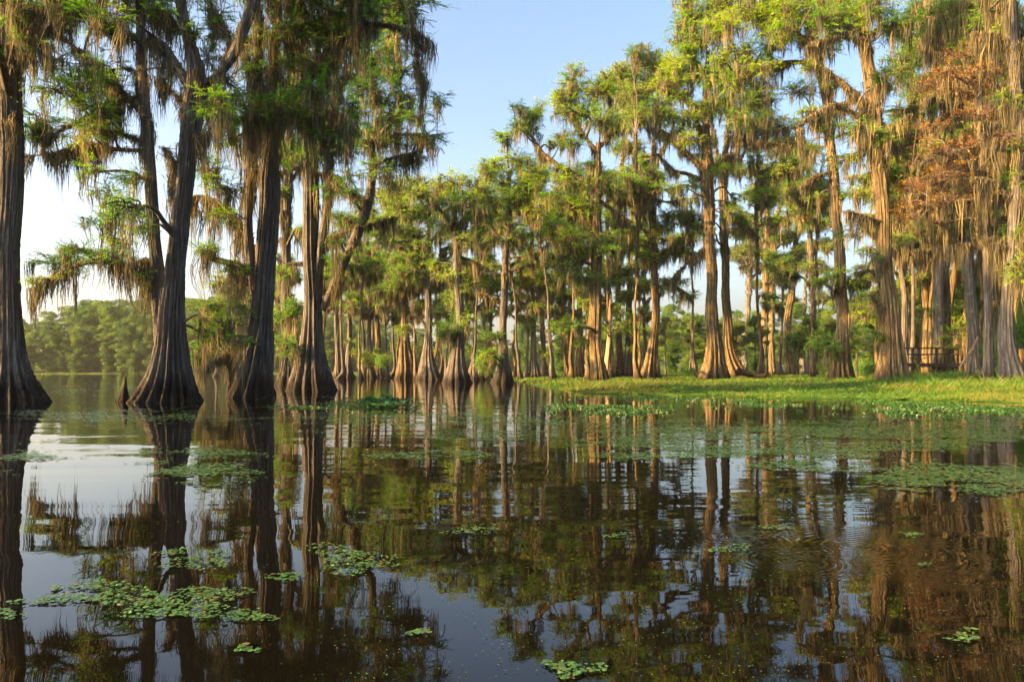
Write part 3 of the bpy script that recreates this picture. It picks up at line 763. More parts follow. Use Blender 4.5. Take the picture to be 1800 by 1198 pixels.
mid('cypress with a long limb reaching left to a lone leafy tip against the sky', 673,
    [(1053, 673, 42), (1051, 655, 32), (1049, 625, 27), (1047, 580, 26), (1046, 530, 26), (1048, 470, 22), (1049, 410, 19), (1050, 350, 17), (1051, 290, 14), (1053, 250, 9)],
    limbs=[[(1048, 330, 12), (1020, 312, 12), (990, 295, 11), (965, 278, 10), (948, 262, 9), (935, 242, 7), (926, 222, 4)],
           [(1051, 270, 9), (1025, 235, 8), (1005, 205, 7), (985, 185, 4)], [(1052, 262, 8), (1070, 235, 7), (1075, 200, 5), (1070, 170, 3)],
           [(1049, 400, 8), (1020, 385, 6), (990, 380, 3)], [(1048, 470, 7), (1015, 455, 5), (985, 450, 3)], [(1050, 350, 8), (1080, 370, 7), (1110, 390, 5)]],
    blobs=[(918, 218, 24, 15, 0, .35), (935, 207, 22, 16, 0, .4), (906, 222, 16, 8, 0, .35), (940, 228, 16, 8), (985, 180, 26, 15, 0, .8), (1008, 155, 32, 18, 0, .85), (1040, 165, 34, 20, 0, .8), (1020, 195, 40, 16, 0, .7), (990, 240, 30, 10, 0, .75), (1010, 255, 30, 12), (975, 300, 26, 10), (1060, 210, 40, 18),
           (985, 345, 44, 16, 0, .4), (1020, 365, 46, 18, 0, .45), (970, 400, 36, 14), (1010, 420, 46, 16), (1050, 440, 30, 14), (1075, 420, 30, 14), (985, 470, 34, 12), (1030, 490, 30, 12), (1065, 330, 34, 14), (1000, 320, 30, 10), (990, 575, 30, 14), (1025, 600, 20, 10)], seed=31, dens=0.85, mossL=1.9, bark='bark_pale')
mid('twin stemmed pale cypress hung with moss just left of the reaching cypress', 666,
    [(1021, 666, 34), (1020, 640, 22), (1019, 600, 15), (1019, 540, 12), (1018, 480, 11), (1018, 420, 9), (1020, 350, 7)],
    limbs=[[(1018, 470, 5), (1000, 440, 4), (985, 430, 2)]],
    blobs=[(1010, 300, 34, 14), (1030, 330, 34, 16), (1000, 440, 30, 12), (1030, 390, 30, 14), (1030, 560, 20, 8)], seed=32, mossL=2.4, mossy=2.2, bark='bark_pale', stems=[[(1024, 640, 14), (1034, 590, 12), (1036, 520, 11), (1037, 450, 9), (1036, 380, 7)]])
mid('broken grey snag beside the reaching cypress', 668,
    [(1066, 668, 26), (1068, 630, 12), (1071, 580, 9), (1072, 540, 8), (1073, 510, 3)], seed=33, mossy=0.8, bark='drift')
mid('straight cypress of a close pair behind the meadow, the left one', 664.5,
    [(1089, 664, 30), (1088, 640, 20), (1087, 600, 14), (1087, 540, 12), (1086, 480, 12), (1085, 420, 11), (1090, 350, 10), (1094, 280, 8), (1096, 220, 5)],
    limbs=[[(1090, 360, 5), (1110, 330, 4), (1120, 300, 3)], [(1086, 450, 5), (1065, 440, 4), (1045, 430, 2)]],
    blobs=[(1075, 140, 30, 16, 0, .85), (1100, 130, 34, 18, 0, .7), (1090, 165, 40, 16), (1110, 200, 44, 16), (1080, 230, 40, 14), (1105, 260, 40, 14), (1090, 430, 30, 12), (1100, 330, 34, 12), (1080, 480, 26, 10)], seed=34, mossL=2.0, bark='bark_pale', dens=0.85)
mid('straight cypress of a close pair behind the meadow, the right one with split foot', 664.5,
    [(1106, 664, 34), (1106, 640, 26), (1106, 600, 18), (1106, 550, 15), (1107, 500, 12), (1108, 440, 10), (1110, 380, 8), (1112, 320, 6)],
    limbs=[[(1107, 470, 5), (1130, 440, 4), (1150, 430, 2)]], blobs=[(1115, 300, 34, 14), (1125, 340, 30, 12), (1105, 400, 30, 12), (1120, 470, 26, 10), (1095, 520, 22, 10)], seed=35, mossL=2.0)
mid('root skirted cypress with forked top between the close pair and sunlit twins', 668,
    [(1140, 668, 56), (1142, 655, 44), (1146, 630, 30), (1149, 600, 22), (1152, 550, 18), (1151, 500, 16), (1150, 450, 15), (1148, 400, 14), (1146, 350, 14), (1148, 300, 12), (1150, 250, 8)],
    limbs=[[(1147, 380, 10), (1135, 345, 10), (1122, 310, 9), (1115, 270, 7), (1117, 230, 5)], [(1150, 460, 6), (1175, 435, 5), (1200, 420, 3)], [(1150, 420, 6), (1125, 400, 5), (1095, 395, 4), (1070, 380, 3)], [(1150, 300, 8), (1165, 260, 6), (1185, 230, 4)], [(1151, 505, 5), (1180, 500, 4), (1215, 520, 2)], [(1147, 345, 6), (1170, 355, 4), (1200, 350, 2)]],
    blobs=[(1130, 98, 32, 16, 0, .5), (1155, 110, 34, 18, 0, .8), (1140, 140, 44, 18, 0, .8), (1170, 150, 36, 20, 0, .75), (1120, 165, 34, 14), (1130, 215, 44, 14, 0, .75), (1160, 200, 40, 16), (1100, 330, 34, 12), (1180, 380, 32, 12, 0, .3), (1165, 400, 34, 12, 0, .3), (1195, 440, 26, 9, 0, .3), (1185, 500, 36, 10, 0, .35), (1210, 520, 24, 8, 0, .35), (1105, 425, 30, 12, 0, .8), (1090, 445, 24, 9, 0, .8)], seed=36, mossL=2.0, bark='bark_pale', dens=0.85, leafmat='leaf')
mid('tall sunlit cypress, left of the twins, with limbs sweeping left at its crotch', 672,
    [(1257, 672, 70), (1257, 660, 60), (1256, 640, 46), (1254, 610, 34), (1252, 570, 28), (1251, 510, 25), (1249, 450, 23), (1247, 390, 23), (1245, 330, 26), (1244, 295, 28), (1242, 250, 17), (1241, 200, 15), (1242, 150, 12), (1245, 90, 8)],
    limbs=[[(1242, 305, 15), (1222, 284, 13), (1200, 262, 12), (1180, 244, 11), (1165, 232, 9), (1140, 224, 5)], [(1240, 318, 8), (1210, 306, 8), (1185, 300, 7), (1168, 282, 6), (1158, 270, 3)], [(1248, 300, 12), (1262, 288, 11), (1275, 275, 10), (1290, 268, 7)],
           [(1242, 200, 12), (1220, 185, 12), (1195, 168, 11), (1170, 156, 7)], [(1241, 250, 9), (1225, 215, 8), (1205, 195, 5)], [(1243, 150, 8), (1225, 110, 7), (1200, 90, 4)], [(1244, 150, 8), (1265, 110, 7), (1285, 80, 4)], [(1248, 430, 5), (1215, 455, 4), (1180, 490, 3)]],
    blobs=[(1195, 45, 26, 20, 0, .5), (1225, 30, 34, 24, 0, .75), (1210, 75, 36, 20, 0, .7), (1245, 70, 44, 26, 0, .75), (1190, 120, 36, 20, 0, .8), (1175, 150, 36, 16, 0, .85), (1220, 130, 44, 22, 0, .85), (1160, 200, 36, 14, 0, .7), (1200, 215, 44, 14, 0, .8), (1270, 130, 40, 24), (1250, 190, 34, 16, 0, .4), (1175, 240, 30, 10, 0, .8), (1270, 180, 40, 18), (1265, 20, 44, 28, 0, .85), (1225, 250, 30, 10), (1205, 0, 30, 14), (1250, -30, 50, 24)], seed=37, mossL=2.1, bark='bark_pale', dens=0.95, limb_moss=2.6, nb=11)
mid('right hand stem of the sunlit twins, its roots trailing to the right', 668,
    [(1296, 668, 78), (1293, 656, 56), (1288, 636, 34), (1282, 605, 24), (1278, 560, 20), (1276, 500, 18), (1274, 440, 17), (1272, 380, 17), (1271, 330, 17), (1274, 290, 14), (1277, 250, 9), (1282, 200, 6), (1288, 150, 3)],
    limbs=[[(1272, 320, 9), (1282, 285, 8), (1295, 262, 6), (1300, 225, 4), (1306, 190, 2)], [(1272, 300, 7), (1262, 270, 5), (1256, 235, 3), (1250, 210, 2)], [(1275, 300, 7), (1295, 282, 5), (1315, 262, 3), (1345, 240, 1.5)],
           [(1276, 245, 6), (1290, 240, 6), (1325, 251, 7), (1360, 253, 7), (1400, 260, 6), (1432, 274, 4)], [(1300, 250, 6), (1325, 215, 5), (1350, 190, 4)]],
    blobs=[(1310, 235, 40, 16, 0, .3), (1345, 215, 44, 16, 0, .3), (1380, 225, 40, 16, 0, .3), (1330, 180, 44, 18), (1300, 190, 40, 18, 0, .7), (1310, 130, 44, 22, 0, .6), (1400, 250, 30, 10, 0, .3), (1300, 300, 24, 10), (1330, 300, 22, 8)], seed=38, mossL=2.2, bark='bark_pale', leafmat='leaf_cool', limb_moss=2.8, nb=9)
thin = [('dark slim cypress right of the sunlit twins with a bent top', 657.5, [(1305, 657, 26), (1307, 630, 19), (1309, 600, 16), (1314, 550, 14), (1317, 490, 13), (1318, 430, 11), (1325, 395, 8), (1345, 350, 6)], [(1310, 440, 40, 12), (1300, 410, 34, 10), (1340, 400, 30, 12), (1345, 330, 34, 12), (1320, 470, 26, 10), (1320, 600, 26, 12)]),
  ('golden trunked cypress, left of a pair, over the fallen root', 661, [(1341, 661, 34), (1342, 640, 22), (1343, 600, 16), (1345, 540, 15), (1346, 480, 15), (1347, 420, 13), (1350, 360, 10), (1355, 300, 8)], [(1350, 310, 38, 12, 0, .6), (1330, 340, 30, 10), (1370, 340, 30, 10, 0, .5), (1345, 450, 26, 9), (1370, 490, 28, 9), (1360, 250, 34, 12)]),
  ('golden trunked cypress, right of a pair, curving up behind the meadow', 660.5, [(1358, 660, 24), (1356, 620, 13), (1357, 560, 12), (1358, 500, 14), (1359, 440, 14), (1362, 390, 11), (1372, 360, 9), (1380, 310, 7)], [(1385, 300, 30, 12), (1375, 270, 34, 12), (1360, 470, 22, 9), (1395, 340, 26, 9)]),
  ('cypress with a kinked sunlit stem above the meadow, third of the slim ones', 663, [(1390, 663, 34), (1388, 640, 21), (1384, 600, 16), (1385, 560, 15), (1392, 510, 14), (1396, 460, 12), (1400, 410, 10), (1405, 350, 8), (1410, 290, 6)], [(1410, 290, 34, 12), (1395, 320, 30, 10), (1425, 340, 30, 12), (1420, 370, 26, 9), (1400, 450, 28, 9), (1370, 420, 24, 8)]),
  ('thin dark stem right of the kinked cypress', 659, [(1409, 659, 18), (1411, 620, 9), (1414, 560, 7), (1416, 500, 6), (1420, 440, 4)], [(1420, 430, 24, 8), (1405, 460, 20, 7)]),
  ('dark upright cypress left of the big dark based cypress on the meadow', 664, [(1428, 664, 36), (1428, 640, 24), (1429, 600, 16), (1430, 550, 13), (1427, 500, 12), (1425, 440, 11), (1423, 380, 10), (1421, 320, 8), (1418, 250, 6)], [(1440, 400, 34, 12), (1450, 430, 34, 12), (1410, 380, 28, 9), (1425, 330, 34, 12), (1430, 590, 40, 16, 0, .7), (1400, 600, 30, 12, 0, .65), (1430, 470, 28, 9), (1420, 270, 34, 12)])]
for i, (lb, by, tr, bl) in enumerate(thin):
    xs = tr[len(tr) // 2]
    mid(lb, by, tr, limbs=[[(tr[-3][0], tr[-3][1], 6), (tr[-3][0] + (22 if i % 2 else -22), tr[-3][1] - 20, 5), (tr[-3][0] + (44 if i % 2 else -44), tr[-3][1] - 30, 2)], [(xs[0], xs[1], 5), (xs[0] + (-24 if i % 2 else 24), xs[1] - 16, 4), (xs[0] + (-46 if i % 2 else 46), xs[1] - 12, 2)]],
        blobs=bl, seed=40 + i, mossL=1.8, leafmat='leaf_cool' if i % 2 == 0 else 'leaf', bark='bark_pale' if i in (1, 2, 3) else 'bark')

mid('tall cypress on the meadow with dark shaded base and mossy upper stem', 677,
    [(1480, 677, 62), (1480, 664, 54), (1481, 640, 42), (1482, 610, 32), (1481, 570, 27), (1480, 520, 25), (1477, 460, 24), (1472, 400, 22), (1468, 340, 22), (1463, 280, 20), (1458, 220, 22), (1450, 160, 22), (1440, 110, 18), (1430, 60, 16), (1420, 0, 14), (1415, -90, 10)],
    limbs=[[(1440, 110, 10), (1408, 110, 10), (1375, 110, 9), (1333, 122, 8), (1292, 134, 5)], [(1466, 230, 9), (1440, 215, 8), (1425, 195, 6)], [(1455, 180, 12), (1480, 185, 12), (1505, 165, 10)], [(1438, 100, 9), (1430, 72, 8), (1400, 60, 5)], [(1480, 530, 6), (1455, 500, 5), (1430, 495, 3)], [(1480, 500, 5), (1505, 490, 4), (1525, 495, 2)], [(1482, 600, 5), (1455, 600, 4), (1425, 610, 2)],
           [(1428, 50, 9), (1400, 20, 8), (1350, 10, 5)], [(1425, 30, 9), (1460, 5, 8), (1490, 0, 5)], [(1466, 300, 6), (1430, 310, 5), (1410, 330, 3)]],
    blobs=[(1340, 30, 44, 26, 0, .9), (1380, 50, 44, 28, 0, .9), (1350, 75, 40, 20, 0, .85), (1400, 15, 44, 26, 0, .85), (1310, 20, 40, 26, 0, .9), (1330, 110, 36, 14, 0, .8), (1300, 95, 36, 18, 0, .7), (1370, 5, 40, 20, 0, .8), (1450, 85, 34, 12, 0, .6), (1460, 20, 40, 24), (1290, 150, 40, 16), (1260, 45, 30, 20, 0, .8),
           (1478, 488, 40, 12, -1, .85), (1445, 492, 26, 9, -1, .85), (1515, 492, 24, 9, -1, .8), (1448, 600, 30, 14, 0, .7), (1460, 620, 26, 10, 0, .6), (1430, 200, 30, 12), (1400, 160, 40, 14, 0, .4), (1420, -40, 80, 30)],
    seed=51, sides=90, step=0.1, mossL=2.0, mossy=1.4, limb_moss=3.2, trunk_moss=1.6, bark='bark_pale', nb=12)
mid('broad golden lit cypress with ribbed roots, largest trunk on the right bank', 682,
    [(1573, 682, 86), (1572, 668, 74), (1571, 645, 58), (1569, 615, 48), (1565, 580, 41), (1561, 530, 36), (1557, 470, 33), (1553, 410, 32), (1549, 350, 32), (1545, 290, 31), (1540, 230, 31), (1534, 180, 31), (1528, 130, 28), (1522, 80, 24), (1517, 30, 22), (1512, -40, 20), (1508, -120, 12)],
    limbs=[[(1542, 206, 8), (1515, 203, 8), (1490, 195, 8), (1467, 184, 8), (1438, 198, 6), (1408, 218, 5), (1406, 250, 3)], [(1530, 190, 14), (1505, 166, 12), (1480, 145, 11), (1455, 122, 8)], [(1528, 75, 8), (1490, 66, 8), (1450, 70, 6), (1420, 84, 3)], [(1526, 60, 14), (1508, 30, 12), (1495, 10, 8)], [(1530, 60, 9), (1560, 46, 9), (1600, 38, 8), (1640, 30, 5)], [(1552, 395, 7), (1520, 380, 6), (1492, 370, 2)], [(1560, 480, 6), (1535, 475, 5), (1510, 478, 3)], [(1544, 260, 7), (1520, 245, 6), (1500, 225, 3)], [(1546, 215, 8), (1570, 225, 7), (1600, 205, 4)], [(1558, 545, 5), (1530, 520, 4)]],
    blobs=[(1500, 30, 44, 22, 0, .7), (1545, 10, 50, 24), (1480, 60, 36, 14, 0, .6), (1580, 50, 44, 18), (1500, 235, 30, 12, 0, .6), (1470, 220, 26, 9, 0, .6), (1580, 130, 36, 18, 0, .3), (1450, 30, 40, 20), (1520, -50, 90, 36), (1570, 250, 34, 14, 1, .3), (1505, 340, 24, 8), (1515, 395, 34, 10, 1, .2), (1530, 440, 24, 9, 2, .3), (1535, 520, 24, 12, 2, .6), (1520, 560, 24, 12, 2, .6), (1590, 200, 40, 16, 2, .3), (1480, 285, 34, 12, 3, .3)],
    seed=52, sides=110, step=0.08, mossL=2.0, mossy=1.2, limb_moss=3.0, trunk_moss=1.0, bark='bark_pale', nb=13)
mid('sunlit cypress stem behind the wooden dock', 672,
    [(1629, 672, 48), (1628, 655, 38), (1627, 620, 25), (1626, 560, 22), (1624, 500, 21), (1620, 440, 18), (1616, 380, 17), (1612, 300, 15), (1606, 220, 14), (1600, 140, 12), (1596, 60, 10)],
    limbs=[[(1622, 450, 6), (1595, 430, 5), (1570, 420, 3)], [(1612, 300, 7), (1590, 260, 6), (1575, 240, 4)], [(1606, 220, 7), (1625, 180, 6), (1640, 160, 4)]],
    blobs=[(1600, 380, 40, 18, 0, .6), (1620, 320, 44, 20), (1595, 290, 40, 18, 0, .2), (1610, 230, 44, 20, 0, .3), (1620, 160, 44, 22, 0, .3), (1590, 110, 44, 22, 0, .5), (1620, 70, 50, 26), (1620, 440, 30, 14, 0, .8), (1600, 490, 26, 12, 0, .7), (1640, 20, 50, 26)], seed=53, mossL=2.4, mossy=2.0, bark='bark_pale')
mid('dark ribbed cypress standing in front of the wooden dock', 676,
    [(1655, 676, 50), (1655, 662, 42), (1653, 635, 30), (1651, 600, 24), (1650, 550, 22), (1650, 490, 22), (1652, 430, 20), (1656, 370, 20), (1660, 310, 20), (1664, 260, 22), (1664, 200, 22), (1655, 140, 22), (1644, 90, 22), (1634, 30, 20), (1628, -50, 18)],
    stems=[[(1664, 250, 14), (1676, 200, 12), (1690, 150, 10), (1700, 90, 8)]],
    limbs=[[(1652, 440, 8), (1680, 410, 7), (1710, 400, 5)], [(1660, 330, 9), (1690, 300, 7), (1720, 295, 5)], [(1658, 350, 8), (1630, 320, 7), (1610, 315, 4)], [(1640, 60, 10), (1680, 40, 8), (1720, 30, 5)], [(1622, 52, 7), (1640, 80, 8), (1664, 112, 9), (1678, 125, 9)], [(1652, 460, 7), (1628, 440, 6), (1612, 440, 3)]],
    blobs=[(1680, 60, 50, 26), (1700, 110, 50, 26, 0, .5), (1640, 20, 50, 24), (1720, 40, 50, 26), (1690, 180, 44, 22, 0, .5), (1650, 260, 40, 16), (1700, 235, 44, 18, 0, .3), (1675, 590, 26, 12, -1, .4), (1665, 610, 22, 10, -1, .4)],
    seed=54, sides=90, mossL=3.0, mossy=2.8, limb_moss=5.0, trunk_moss=4.0, bark='bark', nb=11)
mid('tangled mossy cypress behind the dead branches, cloaked in long grey moss', 680,
    [(1712, 680, 56), (1713, 665, 44), (1713, 640, 34), (1712, 600, 26), (1708, 550, 24), (1704, 490, 22), (1702, 430, 22), (1706, 360, 20), (1712, 290, 20), (1716, 220, 20), (1720, 140, 20), (1722, 60, 18), (1724, -20, 16)],
    limbs=[[(1704, 440, 9), (1680, 410, 8), (1655, 400, 7), (1630, 405, 5), (1612, 415, 3)], [(1704, 440, 10), (1735, 405, 9), (1765, 395, 8), (1790, 400, 5)], [(1706, 380, 10), (1675, 345, 9), (1645, 335, 7), (1620, 345, 4)], [(1708, 360, 10), (1745, 330, 9), (1780, 325, 7)], [(1712, 290, 9), (1740, 250, 8), (1770, 240, 5)], [(1712, 300, 9), (1680, 270, 8), (1650, 265, 5)], [(1702, 470, 8), (1730, 450, 7), (1760, 455, 5)], [(1708, 540, 6), (1735, 530, 5), (1750, 540, 3)]],
    blobs=[(1700, 330, 50, 18, 0, .3), (1740, 300, 46, 18, 0, .3), (1660, 400, 40, 12, 0, .2), (1750, 390, 40, 12, 0, .3), (1730, 170, 50, 24, 0, .5), (1740, 100, 50, 26), (1760, 40, 50, 28), (1720, 0, 60, 28)],
    seed=55, sides=80, mossL=3.0, mossy=2.4, limb_moss=4.0, trunk_moss=3.0, bark='bark', leafmat='leaf_cool', nb=10)
mid('thick rooted cypress at the right edge with pleated root buttresses', 686,
    [(1776, 686, 76), (1775, 670, 62), (1773, 645, 46), (1770, 610, 36), (1770, 560, 27), (1772, 500, 24), (1778, 430, 23), (1786, 350, 23), (1790, 280, 23), (1790, 210, 23), (1785, 140, 22), (1780, 70, 22), (1776, 0, 22), (1774, -90, 18)],
    limbs=[[(1772, 440, 9), (1750, 420, 8), (1730, 425, 5)], [(1778, 360, 10), (1810, 330, 9), (1850, 320, 6)], [(1778, 350, 10), (1745, 320, 9), (1715, 315, 6)], [(1780, 250, 10), (1750, 220, 9), (1720, 215, 5)], [(1780, 240, 10), (1815, 210, 8)], [(1774, 80, 10), (1740, 60, 8), (1710, 60, 4)], [(1775, 90, 10), (1810, 60, 8)]],
    blobs=[(1790, 60, 40, 26, 1), (1800, 130, 40, 26, 2), (1810, 220, 40, 26, 1), (1750, 20, 44, 26, 3), (1800, 320, 40, 22, 0), (1800, 400, 36, 20, 0), (1790, 240, 34, 18, 3, .3), (1830, 480, 50, 30, 0)],
    seed=56, sides=90, mossL=2.8, mossy=2.2, limb_moss=3.6, trunk_moss=1.6, bark='bark', nb=12)
mid('rust leaved dying cypress draped among the green ones near the right edge', 679,
    [(1738, 679, 40), (1738, 655, 26), (1737, 600, 20), (1736, 540, 18), (1734, 470, 16), (1732, 400, 15), (1728, 330, 14), (1724, 260, 12), (1722, 190, 10), (1724, 120, 7)],
    limbs=[[(1724, 260, 8), (1690, 262, 7), (1650, 275, 6), (1605, 288, 3)], [(1724, 180, 7), (1695, 135, 6), (1660, 120, 3)], [(1726, 210, 7), (1760, 180, 6), (1790, 170, 3)], [(1730, 360, 8), (1690, 355, 7), (1640, 360, 5), (1600, 385, 3)], [(1726, 300, 8), (1765, 290, 6), (1800, 290, 3)], [(1734, 440, 6), (1700, 430, 5), (1670, 435, 3)]],
    blobs=[(1690, 100, 34, 12), (1715, 130, 46, 14), (1760, 120, 34, 12), (1655, 130, 26, 10), (1640, 150, 26, 9), (1745, 160, 44, 14), (1680, 165, 36, 10), (1690, 260, 50, 14), (1650, 270, 34, 12), (1620, 285, 30, 10), (1740, 250, 44, 14), (1780, 240, 34, 14), (1660, 300, 44, 12), (1605, 330, 26, 10), (1620, 360, 40, 12), (1590, 385, 20, 8), (1680, 340, 50, 12), (1740, 330, 40, 12), (1650, 390, 24, 7), (1720, 200, 44, 12), (1790, 190, 30, 20),  (1760, 210, 40, 20), (1640, 220, 30, 10), (1700, 300, 70, 14)],
    seed=57, leafmat='rust', twin=0.3, dens=0.24, mossL=2.4, mossy=0.5, limb_moss=0.6, trunk_moss=1.2, d=38, tint=0.62, leafL=0.10, fill=False)

# ---------------------------------------------------------------- generated cypress kinds for the deeper rows
def auto_cypress(label, H, seed, at, group, sc=1.0, d=80, **kw):
    """a cypress described in metres: bare trunk, layered crown, moss"""
    r = np.random.default_rng(seed)
    x0, y0 = at
    lean = r.normal(0, 0.05, 2)
    zs = np.array([-0.35, 0, 0.4, 1.2, 2.5, 4.5, 7, 10, 13, 16, 19, 22]) ; zs = zs[zs < H]
    zs = np.r_[zs, H]
    slim = kw.pop('slim', 1.0)
    r0 = H / 20 * 0.40 * slim
    rad = r0 * (0.25 + 0.75 * (1 - np.clip(zs, 0, H) / H)) * (1 + 1.9 * np.exp(-np.clip(zs, 0, 9) / 0.9))
    rad[-1] = 0.03
    sway = np.cumsum(r.normal(0, 0.16, (len(zs), 2)), axis=0)
    p = np.stack([x0 + lean[0] * zs + sway[:, 0], y0 + lean[1] * zs + sway[:, 1], zs], axis=1)
    p[:2, 0] = p[2, 0]; p[:2, 1] = p[2, 1]
    limbs = []; blobs = []
    nl = kw.pop('nl', 0) or r.integers(7, 11)
    for k in range(nl):
        z = H * r.uniform(0.48 if slim == 1.0 else 0.62, 0.95); a = r.uniform(0, 6.28)
        L = (1.6 + 3.0 * (1 - z / H) + r.uniform(0, 1.2)) * H / 20
        c = np.array([np.interp(z, zs, p[:, 0]), np.interp(z, zs, p[:, 1]), z])
        e = c + np.array([math.cos(a) * L, math.sin(a) * L, L * r.uniform(0.0, 0.5)])
        q = branch_path(c, e, r, 5, 0.1)
        limbs.append((q, np.linspace(0.10, 0.03, 5) * H / 20))
        for f in (0.65, 1.0):
            blobs.append((c + (e - c) * f + np.array([0, 0, 0.3]), np.array([1.25, 1.25, 0.5]) * r.uniform(0.8, 1.3) * H / 20, r.uniform(0.3, 0.9)))
    for k in range(9 if slim == 1.0 else 4):
        z = H * r.uniform(0.78, 1.0); a = r.uniform(0, 6.28); L = r.uniform(0.2, 2.2) * H / 20
        c = np.array([np.interp(z, zs, p[:, 0]) + math.cos(a) * L, np.interp(z, zs, p[:, 1]) + math.sin(a) * L, z])
        blobs.append((c, np.array([1.5, 1.5, 0.75]) * r.uniform(0.8, 1.2) * H / 20, r.uniform(0.5, 0.95)))
    for k in range(kw.pop('low', 2)):
        z = H * r.uniform(0.12, 0.35); a = r.uniform(0, 6.28); L = r.uniform(0.8, 1.6)
        blobs.append((np.array([p[3, 0] + math.cos(a) * L, p[3, 1] + math.sin(a) * L, z]), np.array([1.0, 1.0, 0.45]), r.uniform(0.4, 0.9)))
    return make_tree((p[1, 0], p[1, 1], 0), [(p, rad)], limbs, blobs, d, label, group=group, seed=seed, sides=32, step=0.3, mossL=kw.pop('mossL', 1.7), mossy=kw.pop('mossy', 1.6), limb_moss=1.6, trunk_moss=1.2, **kw)

GR = 'moss hung cypresses in the deep rows'
LB = 'slender moss hung cypress in the deep rows behind the traced front trunks'
rows = np.random.default_rng(77)
protos = []
spots = [(640, 96, 15), (575, 92, 14), (690, 118, 16), (735, 108, 15), (775, 100, 15), (828, 96, 16), (860, 112, 17), (905, 100, 15), (960, 104, 17), (1000, 92, 17), (1075, 98, 17), (1130, 96, 18), (1170, 125, 10), (1215, 130, 11), (1330, 92, 7), (1375, 98, 17), (1400, 110, 9), (1545, 96, 17), (1600, 78, 20), (1640, 70, 21), (1680, 62, 21), (1700, 84, 20), (1735, 66, 21), (1770, 74, 21), (1810, 58, 20), (1850, 50, 20), (1880, 66, 20), (1595, 62, 20), (520, 84, 15), (470, 90, 15), (420, 104, 14), (380, 120, 12), (1670, 52, 17), (1745, 54, 19), (1830, 76, 20), (1480, 120, 10), (1290, 120, 10), (1255, 110, 9), (1930, 48, 20), (1985, 58, 20), (600, 78, 12), (655, 108, 17), (705, 100, 14), (760, 122, 18), (785, 82, 11), (815, 110, 18), (845, 84, 12), (880, 120, 19), (925, 86, 13), (975, 84, 13), (1005, 110, 17), (1040, 86, 14), (1120, 84, 13), (1290, 90, 7), (1465, 96, 8), (1560, 70, 7), (1330, 110, 9), (1425, 100, 8)]
LBR = ['slender moss hung cypress in the deep rows behind the front trunks']
for i in range(5):
    x, d, H = spots[i]
    protos.append((auto_cypress(LB, 18, 300 + i, ((x - 900) / F * d, d), GR, bark='bark_pale' if i % 2 else 'bark', leafmat='leaf' if i < 3 else 'leaf_cool', low=1), 18.0))
for i, (x, d, H) in enumerate(spots):
    X, Y = (x - 900) / F * d, d
    if i < 5:
        o, h0 = protos[i]; s = H / h0; o.location = (X, Y, 0); o.scale = (s, s, s); continue
    o, h0 = protos[int(rows.integers(0, 5))]
    s = H / h0 * rows.uniform(0.95, 1.08)
    copy_tree(o, (X, Y, 0), rows.uniform(0, 6.28), s)

# tall thin poles with small high crowns
TH = [auto_cypress('tall thin pole like cypress with a small high crown in the deep rows', 21, 400 + i, ((x - 900) / F * d, d), GR, bark='bark_pale' if i else 'bark', low=0, slim=0.55, nl=5, mossL=2.2) for i, (x, d) in enumerate([(1222, 84), (1330, 66), (1446, 70)])]
for (x, d, H) in [(590, 100, 17), (635, 88, 17), (682, 96, 17), (730, 84, 17), (775, 92, 18), (835, 80, 18), (862, 92, 19), (915, 76, 19), (972, 72, 20), (1005, 80, 21), (1035, 70, 21), (1072, 78, 22), (1122, 74, 22), 
                  (1592, 60, 21), (1608, 74, 21), (1642, 62, 21), (1682, 56, 21), (1698, 70, 21), (1722, 58, 21), (1748, 66, 21), (1766, 56, 21), (1790, 62, 21), (1640, 84, 21), (1672, 78, 20)]:
    o = TH[int(rows.integers(0, 3))]; copy_tree(o, ((x - 900) / F * d, d, 0), rows.uniform(0, 6.28), H / 21 * rows.uniform(0.94, 1.05))

# unseen cypresses beyond the left edge, cut short to shade trunks but not crowns
GS = 'cypresses beyond the left edge of the view'
for i, (X, Y, H) in enumerate([(-26, 12, 11), (-30, 17, 12), (-35, 9, 13), (-41, 19, 12)]):
    o, h0 = protos[i % 5]
    copy_tree(o, (X, Y, 0), rows.uniform(0, 6.28), H / h0, 'moss hung cypress beyond the left edge of the view', GS)

